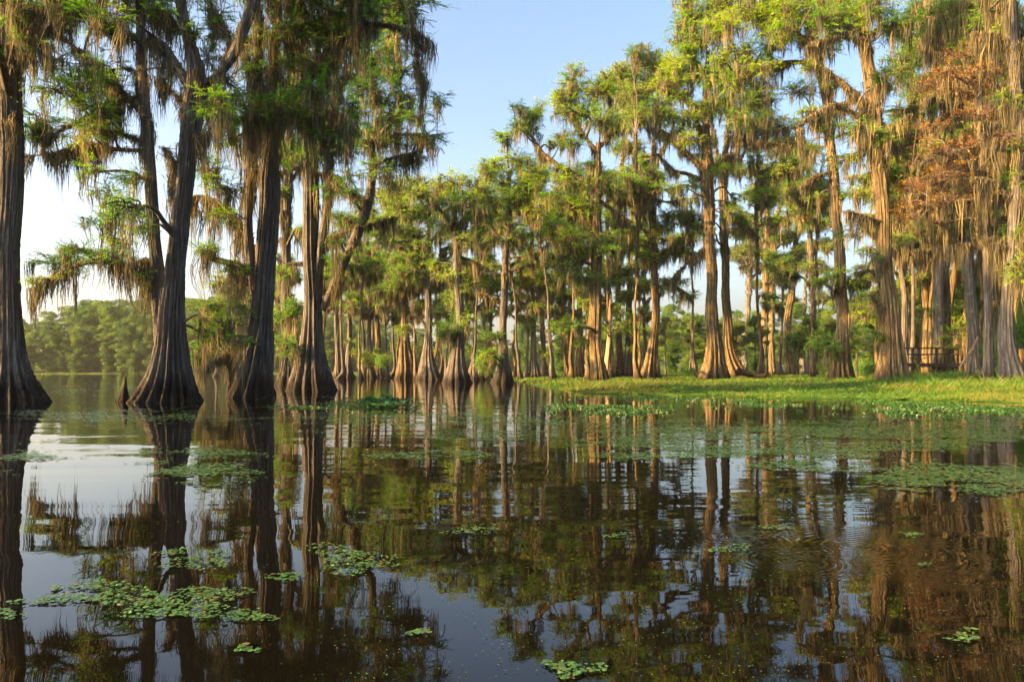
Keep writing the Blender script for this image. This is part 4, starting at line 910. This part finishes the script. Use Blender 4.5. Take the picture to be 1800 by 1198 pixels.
# ---------------------------------------------------------------- far shore woods
def far_tree(label, H, seed, group, pine=False):
    r = np.random.default_rng(seed)
    root = empty('pine_tree' if pine else 'broadleaf_tree', (0, 0, 0), label, 'tree', group)
    tm = MB()
    zs = np.linspace(-1.5, H * 0.93, 9); rad = np.interp(zs, [-1, H], [0.34, 0.06])
    p = np.stack([np.cumsum(r.normal(0, 0.12, 9)), np.cumsum(r.normal(0, 0.12, 9)), zs], axis=1)
    p[:, :2] -= p[0, :2]
    trunk_mesh(tm, p, rad, r, 10, 1.2, 0.4)
    tm.build('trunk', [M['bark_pale']], root)
    cb = MB()
    nB = 120
    for k in range(nB):
        f = r.uniform(0.03, 1.0) ** 1.1
        z = H * f
        wid = H * (0.19 * math.sin(math.pi * min(1, (1.06 - f) / 1.03) ** 0.7) + 0.05) * (0.85 if pine else 1.1)
        a = r.uniform(0, 6.28); rr = wid * r.uniform(0.3, 1.0)
        c = np.array([math.cos(a) * rr, math.sin(a) * rr, z])
        q = branch_path(np.array([0, 0, z - rr * 0.25]), c, r, 4, 0.05)
        tubes(cb, q[None], np.linspace(0.09, 0.03, 4)[None], 3, 1)
        n = 380
        v = r.normal(0, 1, (n, 3)); v /= np.linalg.norm(v, axis=1, keepdims=True); v *= r.uniform(0.3, 1, (n, 1)) ** 0.5
        s = H * 0.055 * r.uniform(0.7, 1.3)
        pos = c + v * np.array([s, s, s * 0.55])
        dr = v + r.normal(0, 0.6, (n, 3))
        leaves(cb, pos, dr, 0.34, 0.18, r, 0, r.uniform(0.15, 0.85), 1.0)
    cb.build('crown', [M['leaf_far'], M['twig']], root)
    return root

GF = 'trees of the hazy wooded far shore'
LF = ['rounded tree in the hazy wood on the far shore', 'tall narrow pine in the hazy wood on the far shore']
fp = [far_tree(LF[i % 2], 24, 500 + i, GF, i % 2 == 1) for i in range(6)]
used = [False] * 6
fr = np.random.default_rng(9)
def put_far(X, Y, H):
    i = int(fr.integers(0, 6)); s = H / 24.0
    z = float(hill_h(np.array(X), np.array(Y)))
    if not used[i]:
        used[i] = True; o = fp[i]; o.location = (X, Y, z); o.rotation_euler = (0, 0, fr.uniform(0, 6.28)); o.scale = (s, s, s)
    else:
        copy_tree(fp[i], (X, Y, z), fr.uniform(0, 6.28), s)
for row, (yy, n) in enumerate([(272, 60), (286, 52), (304, 46), (330, 40)]):
    for k in range(n):
        x = -60 + (k + fr.uniform(0.2, 0.8)) / n * 1560
        Y = yy + fr.uniform(-5, 5)
        X = (x - 900) / F * Y
        top = np.interp(x, [-60, 40, 120, 200, 300, 400, 500, 620, 760, 900, 1050, 1150, 1300, 1500], [580, 562, 540, 522, 515, 520, 540, 545, 590, 600, 600, 560, 590, 560])
        z = float(hill_h(np.array(X), np.array(Y)))
        H = (HZ - top) / F * Y + 1 - z + (0, 1, 1, 1)[row] + fr.uniform(-3.5, 1.5)
        put_far(X, Y, max(8, H * (0.74, 0.86, 0.94, 1.0)[row]))

GB = 'leafy trees on the bank behind the meadow'
lb_ = 'leafy green tree on the bank behind the meadow trunks'
for (x, d, H) in [(1180, 150, 15), (1215, 160, 14), (1240, 150, 13), (1290, 165, 15), (1340, 150, 14), (1395, 160, 16), (1440, 150, 14), (1480, 130, 14), (1515, 140, 16), (1545, 120, 13), (1580, 125, 17), (1610, 110, 15), (1640, 120, 17),
                  (1670, 105, 16), (1700, 115, 18), (1735, 100, 17), (1765, 110, 18), (1800, 95, 17), (1835, 105, 18), (1880, 100, 18), (1690, 88, 13), (1750, 84, 13), (1625, 92, 12), (1810, 80, 13), (800, 190, 16), (850, 200, 17), (985, 185, 17), (930, 190, 16), (1060, 180, 17), (1120, 175, 15)]:
    copy_tree(fp[int(fr.integers(0, 6))], ((x - 900) / F * d, d, -0.2), fr.uniform(0, 6.28), H / 24.0, lb_, GB)

# ---------------------------------------------------------------- smaller things in the water
def knee(label, x, by, h, wpx, seed, group='cypress knees'):
    d = F * CAMZ / (by - HZ); r = np.random.default_rng(seed)
    b = PX(x, by, d); b[2] = 0
    H = h / F * d; R = wpx / F * d / 2
    p = np.array([[b[0], b[1], -0.25], [b[0], b[1], 0], [b[0] + .02 * H, b[1], H * .4], [b[0] + .05 * H, b[1], H * .75], [b[0] + 0.07 * H, b[1], H * 0.98]])
    mb = MB(); trunk_mesh(mb, p, np.array([R * 1.05, R, R * .55, R * .3, R * .16]), r, 28, 0.06, 0.8, nb=6)
    o = mb.build('cypress_knee', [M['bark']], None, (b[0], b[1], 0))
    tag(o, label, 'cypress knee', group)
knee('pointed dark cypress knee poking from the water beside the giant cypress', 217, 705, 44, 26, 1)
knee('small broken root spike standing in the meadow by the golden trunked pair', 1362, 664, 26, 7, 2)
knee('short root stub in the meadow between the slim cypresses', 1409, 664, 14, 7, 3)

def tube_obj(name, label, cat, path, rad, mat, d=None, sides=10, extra=(), group=None):
    p = np.array([PX(x, y, d) for x, y in path]); r = np.array(rad) / F * d / 2
    s = smooth_path(np.hstack([p, r[:, None]]), 26)
    rr = np.random.default_rng(len(path) * 7 + int(path[0][0]))
    s[:, :3] += rr.normal(0, 0.012, (26, 3)); s[:, 1] += np.linspace(0, rr.uniform(-.8, .8), 26)
    mb = MB(); tubes(mb, s[None, :, :3], s[None, :, 3] * (1 + rr.normal(0, .07, (1, 26))), sides)
    for (pp, ww) in extra:
        q = np.array([PX(x, y, d) for x, y in pp]); q[:, 1] += np.linspace(0, rr.uniform(-.5, .5), len(q))
        s2 = smooth_path(np.hstack([q, (np.array(ww) / F * d / 2)[:, None]]), 14)
        tubes(mb, s2[None, :, :3], s2[None, :, 3], 7)
    base = tuple(s[0, :3]); o = mb.build(name, [mat], None, base)
    return tag(o, label, cat, group)
tube_obj('fallen_root', 'thick bare root lying across the meadow at the foot of the sunlit twins', 'root', [(1296, 652), (1312, 656), (1328, 661), (1345, 660), (1358, 663)], [14, 10, 9, 8, 5], M['bark_pale'], 62)
tube_obj('dead_branch', 'pale dead branch leaning against the mossy cypress right of the dock', 'branch', [(1686, 646), (1696, 628), (1706, 610), (1712, 592)], [3, 4, 4.5, 4], M['drift'], 43,
         extra=[([(1708, 612), (1716, 640), (1714, 668), (1710, 678)], [4, 4, 3.5, 3])])
tube_obj('dead_branch', 'orange lit fan of dead twigs lying right of the leaning pale branch', 'branch', [(1716, 648), (1728, 654), (1742, 660)], [4, 3, 2], M['drift'], 42,
         extra=[([(1718, 650), (1730, 662), (1742, 668)], [3, 2.5, 1.5]), ([(1722, 652), (1735, 652), (1744, 656)], [2.5, 2, 1]), ([(1718, 656), (1724, 668), (1736, 672)], [2.5, 2, 1]), ([(1730, 656), (1738, 670)], [2, 1])])
tube_obj('dead_branch', 'thin dead branch with a fork sticking out over the meadow left of the golden trunk', 'branch', [(1549, 402), (1530, 392), (1510, 386), (1491, 383)], [4, 3.5, 3, 1.5], M['twig'], 45,
         extra=[([(1500, 400), (1512, 392), (1526, 380)], [2, 2, 1.2])])

def box(mb, x0, x1, y0, y1, z0, z1, mat=0):
    v = np.array([[x, y, z] for z in (z0, z1) for y in (y0, y1) for x in (x0, x1)], float)
    q = np.array([[0, 2, 3, 1], [4, 5, 7, 6], [0, 1, 5, 4], [2, 6, 7, 3], [0, 4, 6, 2], [1, 3, 7, 5]])
    mb.add(v, q, mat, 0.5, False)

# wooden dock between the trunks
dd = 50.0
dx0, dx1 = (1594 - 900) / F * dd, (1688 - 900) / F * dd
zt = CAMZ + (HZ - 638) / F * dd
dock = empty('wooden_dock', (dx0, dd, 0), 'raised weathered wooden dock with a rail between the trunks on the right bank', 'dock')
def dpart(name, mat, boxes, parent=dock, org=(dx0, dd, 0)):
    mb = MB()
    for b in boxes: box(mb, *b)
    return mb.build(name, [mat], parent, org)
dpart('deck', M['plank'], [(dx0 + i * 0.15, dx0 + i * 0.15 + 0.142, dd, dd + 3.0, zt - 0.04, zt) for i in range(int((dx1 - dx0) / 0.15))])
dpart('beam', M['plank'], [(dx0, dx1, dd - 0.05, dd - 0.003, zt - 0.26, zt - 0.003), (dx0, dx1, dd + 2.9, dd + 2.96, zt - 0.26, zt - 0.043)])
for px in (1604, 1646, 1684):
    X = (px - 900) / F * dd
    dpart('post', M['plank'], [(X - 0.06, X + 0.06, dd + 0.01, dd + 0.13, -0.3, zt - 0.045)])
    dpart('post', M['plank'], [(X - 0.06, X + 0.06, dd + 2.7, dd + 2.82, -0.3, zt - 0.045)])
for px in (1605, 1616, 1647, 1685):
    X = (px - 900) / F * dd
    dpart('rail_post', M['plank'], [(X - 0.07, X + 0.07, dd + 0.01, dd + 0.13, zt + 0.003, zt + 1.0)])
dpart('handrail', M['plank'], [(dx0 - 0.1, dx1, dd - 0.03, dd + 0.12, zt + 1.003, zt + 1.10)])
dpart('rail_board', M['plank'], [(dx0, dx1, dd - 0.03, dd + 0.007, zt + 0.58, zt + 0.66)])

k = NT('dark_paint'); pr = k.n('BsdfPrincipled', i_Roughness=0.6); pr.inputs['Base Color'].default_value = rgb(0.02, 0.022, 0.022); M['dark'] = k.out(pr.outputs[0])
def chair(px, yaw, label):
    X = (px - 900) / F * dd; Y = dd + 1.0
    c = empty('deck_chair', (X, Y, zt), label, 'chair', 'dark chairs on the dock')
    c.rotation_euler = (0, 0, yaw)
    def pt(name, quads):
        mb = MB()
        for (a, b, w, t) in quads:   # slab from a to b (x,z), half width w, thickness t
            a = np.array(a, float); b = np.array(b, float); n = np.array([-(b - a)[1], (b - a)[0]]); n = n / np.linalg.norm(n) * t / 2
            vs = []
            for yy in (w[0], w[1]):
                for q in (a + n, b + n, b - n, a - n): vs.append((q[0], yy, q[1]))
            mb.add(np.array(vs), np.array([[0, 1, 2, 3], [7, 6, 5, 4], [0, 4, 5, 1], [1, 5, 6, 2], [2, 6, 7, 3], [3, 7, 4, 0]]), 0)
        o = mb.build(name, [M['dark']], c)
        o.location = (0, 0, 0)
    pt('seat', [((-0.28, 0.40), (0.25, 0.33), (-0.27, 0.27), 0.04)])
    pt('backrest', [((0.22, 0.34), (0.48, 1.05), (-0.27 + i * 0.11, -0.18 + i * 0.11), 0.03) for i in range(5)])
    for s in (-1, 1):
        w = (s * 0.30 - 0.025, s * 0.30 + 0.025)
        pt('leg', [((-0.25, 0.0), (-0.25, 0.58), w, 0.05)])
        pt('leg', [((0.42, 0.0), (0.2, 0.36), w, 0.05)])
        pt('armrest', [((-0.32, 0.60), (0.32, 0.60), (s * 0.30 - 0.06, s * 0.30 + 0.06), 0.03)])
chair(1622, 0.5, 'dark slatted chair on the dock nearer its rail corner')
chair(1640, 2.6, 'dark slatted chair on the dock beside the dark ribbed trunk')

# post and small box in the meadow behind the dark based cypress
X, Y = (1507 - 900) / F * 52, 52.0
mb = MB(); box(mb, X - 0.05, X + 0.05, Y, Y + 0.1, -0.3, 2.3)
tag(mb.build('wooden_post', [M['drift']], None, (X, Y, 0)), 'thin pale wooden post standing in the meadow beside the dark based cypress', 'post')
X, Y = (1512 - 900) / F * 46, 46.0
hb = empty('nest_box', (X, Y, 0), 'small orange wooden box on a dark stake beside the dark based cypress', 'box')
mb = MB(); box(mb, X - 0.12, X - 0.03, Y, Y + 0.08, -0.2, 0.62); mb.build('stake', [M['dark']], hb, (X, Y, 0))
k = NT('orange_wood'); pr = k.n('BsdfPrincipled', i_Roughness=0.7); pr.inputs['Base Color'].default_value = rgb(0.5, 0.2, 0.04); M['orangew'] = k.out(pr.outputs[0])
mb = MB(); box(mb, X - 0.02, X + 0.20, Y - 0.02, Y + 0.2, 0.22, 0.28); box(mb, X - 0.02, X + 0.20, Y - 0.02, Y + 0.2, 0.60, 0.66); box(mb, X + 0.12, X + 0.197, Y - 0.017, Y + 0.197, 0.283, 0.597); box(mb, X - 0.017, X + 0.117, Y + 0.12, Y + 0.197, 0.283, 0.597)
mb.build('shell', [M['orangew']], hb, (X, Y, 0))

# shrubs
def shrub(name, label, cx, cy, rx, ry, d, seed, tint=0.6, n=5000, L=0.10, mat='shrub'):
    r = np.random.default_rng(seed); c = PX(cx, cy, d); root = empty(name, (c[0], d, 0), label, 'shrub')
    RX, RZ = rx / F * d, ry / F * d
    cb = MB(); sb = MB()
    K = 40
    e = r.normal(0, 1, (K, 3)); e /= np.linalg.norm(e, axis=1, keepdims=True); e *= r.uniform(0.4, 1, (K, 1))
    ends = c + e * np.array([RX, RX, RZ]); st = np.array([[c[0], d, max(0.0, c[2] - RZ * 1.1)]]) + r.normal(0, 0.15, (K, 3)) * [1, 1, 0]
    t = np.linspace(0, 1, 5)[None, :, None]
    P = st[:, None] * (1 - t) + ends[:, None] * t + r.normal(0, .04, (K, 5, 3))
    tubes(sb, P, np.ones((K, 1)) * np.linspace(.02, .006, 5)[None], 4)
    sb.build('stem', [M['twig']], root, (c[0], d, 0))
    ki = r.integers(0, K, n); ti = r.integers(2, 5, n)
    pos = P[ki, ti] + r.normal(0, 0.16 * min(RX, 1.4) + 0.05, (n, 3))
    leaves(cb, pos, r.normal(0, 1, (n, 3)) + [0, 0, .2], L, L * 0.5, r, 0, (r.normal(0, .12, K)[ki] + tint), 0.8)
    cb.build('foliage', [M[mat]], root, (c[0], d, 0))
shrub('shrub', 'bright green bush behind the meadow between the two big right trunks', 1513, 646, 26, 15, 60, 1, .85)
shrub('shrub', 'dark green leafy bush just left of the golden lit trunk', 1530, 648, 14, 14, 56, 2, .2, 3000)
shrub('shrub', 'glossy green shrub among roots right of the dead branches', 1748, 618, 22, 20, 40, 3, .55)
shrub('shrub', 'low green shrub at the root foot right of the dead twigs', 1752, 660, 16, 13, 39, 4, .5, 3000)
shrub('shrub', 'feathery bright green bough bush at the right edge of the view', 1792, 560, 32, 46, 40, 5, .6, 9000)
shrub('shrub', 'green bush at the right edge low beside the thick roots', 1798, 660, 16, 16, 38, 6, .6, 3000)
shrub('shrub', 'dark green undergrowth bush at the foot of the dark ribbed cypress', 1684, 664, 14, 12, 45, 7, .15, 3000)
shrub('shrub', 'light green shrub growing on the stump in the middle water', 672, 632, 18, 10, 88, 8, .85, 2500, .14)
shrub('shrub', 'bright green shrub on the old trunk base beside the meadow tip', 852, 636, 22, 14, 64, 9, .7, 3500, .12)
shrub('shrub', 'dark broad leaved bush on the meadow left of the sunlit twins', 1213, 655, 16, 5, 84, 10, .1, 1800, .14)
shrub('shrub', 'green bush behind the meadow between the thin dark stem and dark upright cypress', 1330, 636, 18, 18, 80, 11, .3, 3000, .13)

und = ['just right of the golden lit trunk', 'under the front edge of the dock', 'at the left foot of the dark ribbed cypress', 'between the dark ribbed and tangled cypresses', 'below the fan of orange twigs', 'at the left foot of the thick rooted cypress', 'lowest beside the right edge of the view', 'behind the root flare left of the dock']
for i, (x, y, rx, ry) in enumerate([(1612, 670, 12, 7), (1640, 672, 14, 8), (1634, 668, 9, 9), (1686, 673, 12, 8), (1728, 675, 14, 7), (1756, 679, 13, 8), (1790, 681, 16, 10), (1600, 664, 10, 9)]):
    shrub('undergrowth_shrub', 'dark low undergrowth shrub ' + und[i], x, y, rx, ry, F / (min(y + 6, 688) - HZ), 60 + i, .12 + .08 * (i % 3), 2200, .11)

# ---------------------------------------------------------------- meadow grass, water weeds and floating leaves
rg = np.random.default_rng(4242)
def ground_px(n, x0, x1, y0, y1, pw=1.0):
    x = rg.uniform(x0, x1, n); y = y0 + (y1 - y0) * rg.uniform(0, 1, n) ** pw
    d = F * CAMZ / (y - HZ)
    return (x - 900) / F * d, d, x, y
def blades(name, mat, X, Y, Z0, h, w, label, cat, tint, bend=0.5, leafy=False):
    n = len(X)
    pos = np.stack([X, Y, Z0], axis=1)
    az = rg.uniform(0, 6.28, n); tl = np.abs(rg.normal(0, bend, n))
    d = np.stack([np.cos(az) * tl, np.sin(az) * tl, np.ones(n)], axis=1); d /= np.linalg.norm(d, axis=1, keepdims=True)
    s = np.cross(d, np.stack([np.cos(az + 1.3), np.sin(az + 1.3), np.zeros(n)], axis=1) + 1e-3); s /= np.linalg.norm(s, axis=1, keepdims=True)
    up = np.cross(s, d)
    h = h[:, None]; w = w[:, None]
    m = pos + d * h * (0.5 if leafy else 0.35)
    tip = pos + d * h + np.stack([np.cos(az), np.sin(az), -0.6 * np.ones(n)], axis=1) * h * 0.22
    V = np.stack([pos, m + s * w / 2, tip, m - s * w / 2], axis=1)
    mb = MB(); mb.add(V, np.arange(4 * n).reshape(n, 4), 0, np.repeat(tint, 4))
    o = mb.build(name, [M[mat]]); tag(o, label, cat, None, 'stuff'); return o

def on_mat(X, Y, slack=0.0):
    return (Y > mat_front(X) + 3.2 * (vnoise(X * 0.8, Y * 0.8, 5) - 0.5) * np.clip(Y / 30, 0.4, 2) + slack)
X, Y, px, py = ground_px(420000, 840, 1860, 657.5, 722, 1.0)
ok = on_mat(X, Y, 0.1) & (X > -8)
X, Y, px, py = X[ok], Y[ok], px[ok], py[ok]
cl = 0.5 * vnoise(X * 0.9, Y * 0.9, 21) + 0.5 * vnoise(X * 4, Y * 4, 22)
tallness = np.clip((px - 1420) / 260, 0, 1) * np.clip((Y - 27) / 12, 0, 1)
edge = np.clip((Y - mat_front(X)) / 8, 0.0, 1)
h = (0.07 + 0.24 * edge + 0.38 * tallness * (0.3 + cl)) * rg.uniform(0.5, 1.3, len(X)) * (0.2 + 1.6 * cl)
wd = 0.012 + 0.00085 * Y
tint = np.clip(-0.02 + 0.7 * cl + rg.normal(0, 0.16, len(X)) + 0.5 * (vnoise(X * .3, Y * .45, 8) - .4), 0, 0.88)
br = rg.uniform(0, 1, len(X)) < 0.42 * (vnoise(X * 0.5, Y * 0.9, 31) > 0.56) + 0.03
tint[br] = rg.uniform(0.9, 1.0, br.sum())
reed = (rg.uniform(0, 1, len(X)) < 0.004 * (vnoise(X * 0.8, Y * 1.2, 33) > 0.5) * (1 + 2 * tallness)); h[reed] *= 1.9; tint[reed] = rg.uniform(0.3, 1.0, reed.sum())
blades('grass', 'grass', X, Y, np.full(len(X), 0.03) + np.clip((X - 14) * 0.015, 0, 0.25) * np.clip((Y - mat_front(X)) / 20, 0, 1), h, wd * rg.uniform(.6, 1.3, len(X)), 'bright yellow green marsh grass covering the meadow under the right hand trees', 'grass', tint, 0.7)

# low broad leaved water weeds in front of the meadow
X, Y, px, py = ground_px(120000, 470, 1860, 690, 748, 1.0)
fr1 = np.interp(px, [470, 520, 600, 700, 800, 900, 1000, 1200, 1500, 1700, 1860], [712, 708, 706, 706, 712, 706, 697, 698, 705, 712, 722])
bk1 = np.interp(px, [470, 520, 600, 700, 800, 900, 1000, 1200, 1500, 1700, 1860], [716, 722, 730, 724, 718, 728, 734, 726, 728, 740, 748])
nz = 0.5 * vnoise(X * 0.9, Y * 0.6, 41) + 0.5 * vnoise(X * 5, Y * 3.5, 42)
mid_y = (fr1 + bk1) / 2; hw = (bk1 - fr1) / 2
inside = np.abs(py - mid_y) / hw
thr = 0.53 + 0.14 * inside + np.where(px < 960, 0.09, 0.0) + 0.05 * (px > 650) * (px < 960)
ok = (inside < 1.15) & (nz > thr) & ~on_mat(X, Y, -0.1)
X, Y, px, nz = X[ok], Y[ok], px[ok], nz[ok]
n = len(X)
blades('water_weeds', 'weed', X, Y, np.full(n, 0.004), rg.uniform(0.02, 0.11, n) * (0.05 + nz), rg.uniform(0.02, 0.05, n), 'leafy green water weeds rising along the edge of the open water', 'weeds', np.clip(0.0 + 0.6 * vnoise(X * 1.7, Y * 1.3, 3) + rg.normal(0, .15, n), 0, 1), 1.1, True)

def pads(name, X, Y, R, label, cat, group=None, kind=None, tint0=0.5, mat='pad', tilt=0.10, z=0.006):
    n = len(X); a0 = rg.uniform(0, 6.28, n)
    ang = a0[:, None] + np.arange(6)[None] * (2 * np.pi / 6)
    rr = R[:, None] * rg.uniform(0.8, 1.1, (n, 6)); el = rg.uniform(0.65, 1, n)[:, None]
    tx, ty = rg.normal(0, tilt, n)[:, None], rg.normal(0, tilt, n)[:, None]
    lx = np.cos(ang) * rr; ly = np.sin(ang) * rr * el
    ca, sa = np.cos(a0)[:, None], np.sin(a0)[:, None]
    x = ca * lx - sa * ly; y = sa * lx + ca * ly
    zz = z + rg.uniform(0, 0.004, n)[:, None] + np.abs(x * tx + y * ty) * 0.8 + np.where(np.arange(6) % 3 == 0, 0.05, 0)[None] * R[:, None]
    V = np.stack([X[:, None] + x, Y[:, None] + y, zz], axis=-1)
    b = (np.arange(n) * 6)[:, None]
    q = np.concatenate([b + np.array([[0, 1, 2, 3]]), b + np.array([[0, 3, 4, 5]])])
    tq = np.where(rg.uniform(0, 1, n) < 0.09, 0.5, 0)
    mb = MB(); mb.add(V, q, 0, np.repeat(np.clip(tq + tint0 + rg.normal(0, .17, n) + 0.25 * (vnoise(X * 2, Y * 2, 6) - .5), 0, 1), 6))
    c = (float(X.mean()), float(Y.mean()), 0.0)
    o = mb.build(name, [M[mat]], None, c); tag(o, label, cat, group, kind); return o

# sheets of small floating leaves, streaked by the wind, thinning towards the camera
N = 1300000
X, Y, px, py = ground_px(N, -40, 1840, 668, 905, 1.25)
zone = np.zeros(len(X))
def ell(cx, cy, rx, ry, s):
    global zone
    v = 1 - np.sqrt(((px - cx) / rx) ** 2 + ((py - cy) / ry) ** 2)
    zone = np.maximum(zone, np.clip(v * 2.2, 0, 1) * s)
ell(1350, 775, 420, 42, 1.0); ell(1600, 760, 300, 45, 1.0); ell(1050, 740, 260, 16, .8); ell(1700, 845, 230, 44, .80); ell(1500, 815, 330, 22, .7)
ell(850, 765, 170, 16, .9); ell(620, 760, 160, 14, .6); ell(760, 800, 160, 12, .55); ell(640, 715, 230, 12, .75); ell(900, 745, 160, 10, .7); ell(1150, 800, 160, 16, .7)
ell(300, 800, 210, 22, .85); ell(370, 830, 130, 24, .85); ell(250, 735, 280, 34, .62); ell(330, 730, 70, 7, .9); ell(150, 800, 220, 20, .75); ell(430, 845, 60, 14, .75)
ell(60, 725, 90, 6, .8); ell(360, 838, 170, 26, .7); ell(170, 790, 220, 24, .55); ell(700, 735, 320, 20, .85); ell(20, 830, 60, 10, .55); ell(200, 690, 260, 26, .5); ell(1750, 735, 160, 30, .95); ell(560, 700, 160, 8, .55); ell(950, 705, 200, 26, .45)
ell(290, 808, 60, 6, .9); ell(1180, 760, 220, 18, .8)
st = 0.5 * vnoise(X * 1.0, Y * 1.6, 51, 5) + 0.5 * vnoise(X * 5.0, Y * 7.0, 52, 4)
ok = (st + rg.normal(0, 0.05, len(X)) > 0.84 - 0.46 * zone) & (zone > 0.02) & ~on_mat(X, Y)
# keep the coverage below saturation
d2 = Y
keep = rg.uniform(0, 1, len(X)) < np.clip(0.15 + 1.1 * zone * (0.4 + 1.0 * vnoise(X * 0.7, Y * 2.4, 55)), 0, 1.3) * np.where((px > 1450) & (py > 800), 0.10, np.where(px > 1000, 0.15, 0.13))
ok &= keep
X, Y = X[ok], Y[ok]
R = (0.006 + 0.0013 * Y) * rg.uniform(0.7, 1.4, len(X)) * np.where(Y < 9, 1.15, 1)
print('floating leaves', len(X))
pads('floating_leaves', X, Y, R, 'sheet of small pale green leaves floating in wind streaks across the lake', 'floating plants', kind='stuff', tilt=0.06)

# dark lily clump and the nearer rafts of leaves, each its own thing
GP = 'rafts of floating leaves on the near water'
rafts = [(618, 985, 75, 24, 240, 'largest near raft of green leaves right of centre-left dark reflections'), (350, 988, 62, 15, 130, 'near raft of green leaves left of the largest raft'),
         (500, 1015, 38, 8, 60, 'thin flat raft of leaves just below and left of the largest raft'), (240, 1050, 90, 18, 190, 'wide bright raft of leaves in the lower left'),
         (100, 1055, 75, 8, 90, 'thin grey green raft of leaves near the left edge'), (320, 1068, 90, 24, 230, 'broad raft of leaves right of the wide bright raft'),
         (440, 1085, 42, 10, 70, 'small raft trailing right below the broad raft'), (380, 1045, 60, 12, 90, 'thin raft touching the top of the broad raft'),
         (434, 1143, 20, 6, 22, 'tiny raft of leaves alone in the dark lower left water'), (740, 1113, 22, 5, 16, 'tiny pale raft near the blue patch of sky reflection'),
         (1008, 1178, 48, 14, 70, 'raft of bright leaves at the bottom edge of the view'), (840, 932, 50, 9, 70, 'thin raft of leaves under the middle trunks reflection'),
         (1280, 966, 46, 6, 50, 'thin raft of leaves left of the ripple rings'), (1085, 942, 22, 4, 22, 'small raft left of the ripples among trunk reflections'),
         (1605, 940, 24, 5, 22, 'small raft of leaves right of the ripple rings'), (1695, 1120, 26, 12, 22, 'dim raft of leaves in the dark lower right water'),
         (1625, 994, 16, 3, 8, 'lone pair of leaves floating on the dark right water'), (15, 1080, 26, 8, 24, 'small raft cut by the left edge of the view'),
         (1360, 928, 30, 4, 26, 'sparse raft of leaves just above the ripple rings'), (300, 972, 30, 5, 40, 'small raft above the near left raft'), (150, 1030, 50, 8, 60, 'pale raft between the left edge raft and the wide bright raft'),
         (170, 735, 60, 3, 60, 'streak of leaves on the pale water beside the left trunk reflection')]
for (cx, cy, rx, ry, n, lb) in rafts:
    n = int(n * 2.0)
    r_ = np.sqrt(rg.uniform(0, 1, n)) ; a_ = rg.uniform(0, 6.28, n)
    wob = 1 + 0.35 * np.sin(3 * a_ + cx)
    x = cx + np.cos(a_) * r_ * rx * wob; y = cy + np.sin(a_) * r_ * ry * wob + 0.10 * (x - cx) * math.sin(cx)
    y = np.maximum(y, 670)
    d = F * CAMZ / (y - HZ); X_ = (x - 900) / F * d
    pads('leaf_raft', X_, d, np.clip(rg.lognormal(-4.85, 0.38, n), 0.003, 0.017), lb, 'floating leaves', GP, tint0=0.62, tilt=0.22)
x = rg.normal(672, 26, 260); y = rg.normal(711, 4.0, 260); y = np.clip(y, 700, 722); d = F / (y - HZ); X_ = (x - 900) / F * d
mbp = pads('lily_clump', X_, d, rg.uniform(0.09, 0.17, 260), 'dark green clump of raised lily leaves in front of the middle trunks', 'water lilies', tint0=0.4, mat='weed', tilt=0.5, z=0.05)

# pollen, seeds and bits of leaf drifting on the dark water
X, Y, px, py = ground_px(2600, -60, 1860, 665, 1196, 0.8)
ok = vnoise(X * 1.5, Y * 1.5, 71) > 0.42
X, Y = X[ok], Y[ok]
pads('floating_debris', X, Y, (0.001 + 0.0006 * Y) * rg.uniform(0.5, 1.8, len(X)), 'scattered specks of seed and leaf litter on the dark water', 'litter', kind='stuff', tint0=0.85, tilt=0.1)

# far green strip of weeds along the distant shore
xs = rg.uniform(30, 900, 60000); ysd = rg.uniform(150, 262, 60000)
X = (xs - 900) / F * ysd; Y = ysd
lim = np.interp(xs, [30, 250, 330, 600, 900], [185, 200, 255, 210, 150])
ok = (Y > lim) & ~on_mat(X, Y); X, Y = X[ok], Y[ok]
blades('shore_weeds', 'grass', X, Y, np.zeros(len(X)), rg.uniform(.15, .4, len(X)), rg.uniform(.2, .4, len(X)), 'strip of bright green weeds along the distant shore', 'weeds', rg.uniform(.35, .8, len(X)), 0.9, True)

# ---------------------------------------------------------------- morning haze
HAZE = 0.00009
if HAZE:
    mb = MB(); box(mb, -1290, 1290, -290, 1290, -1.8, 48)
    k = NT('haze_air')
    v = k.n('VolumePrincipled'); v.inputs['Color'].default_value = rgb(0.93, 0.95, 1.0); v.inputs['Density'].default_value = HAZE; v.inputs['Anisotropy'].default_value = 0.0
    o_ = k.n('OutputMaterial'); k.l(v.outputs[0], o_.inputs['Volume'])
    hz = mb.build('haze', [k.m]); tag(hz, None, None, None, 'stuff')
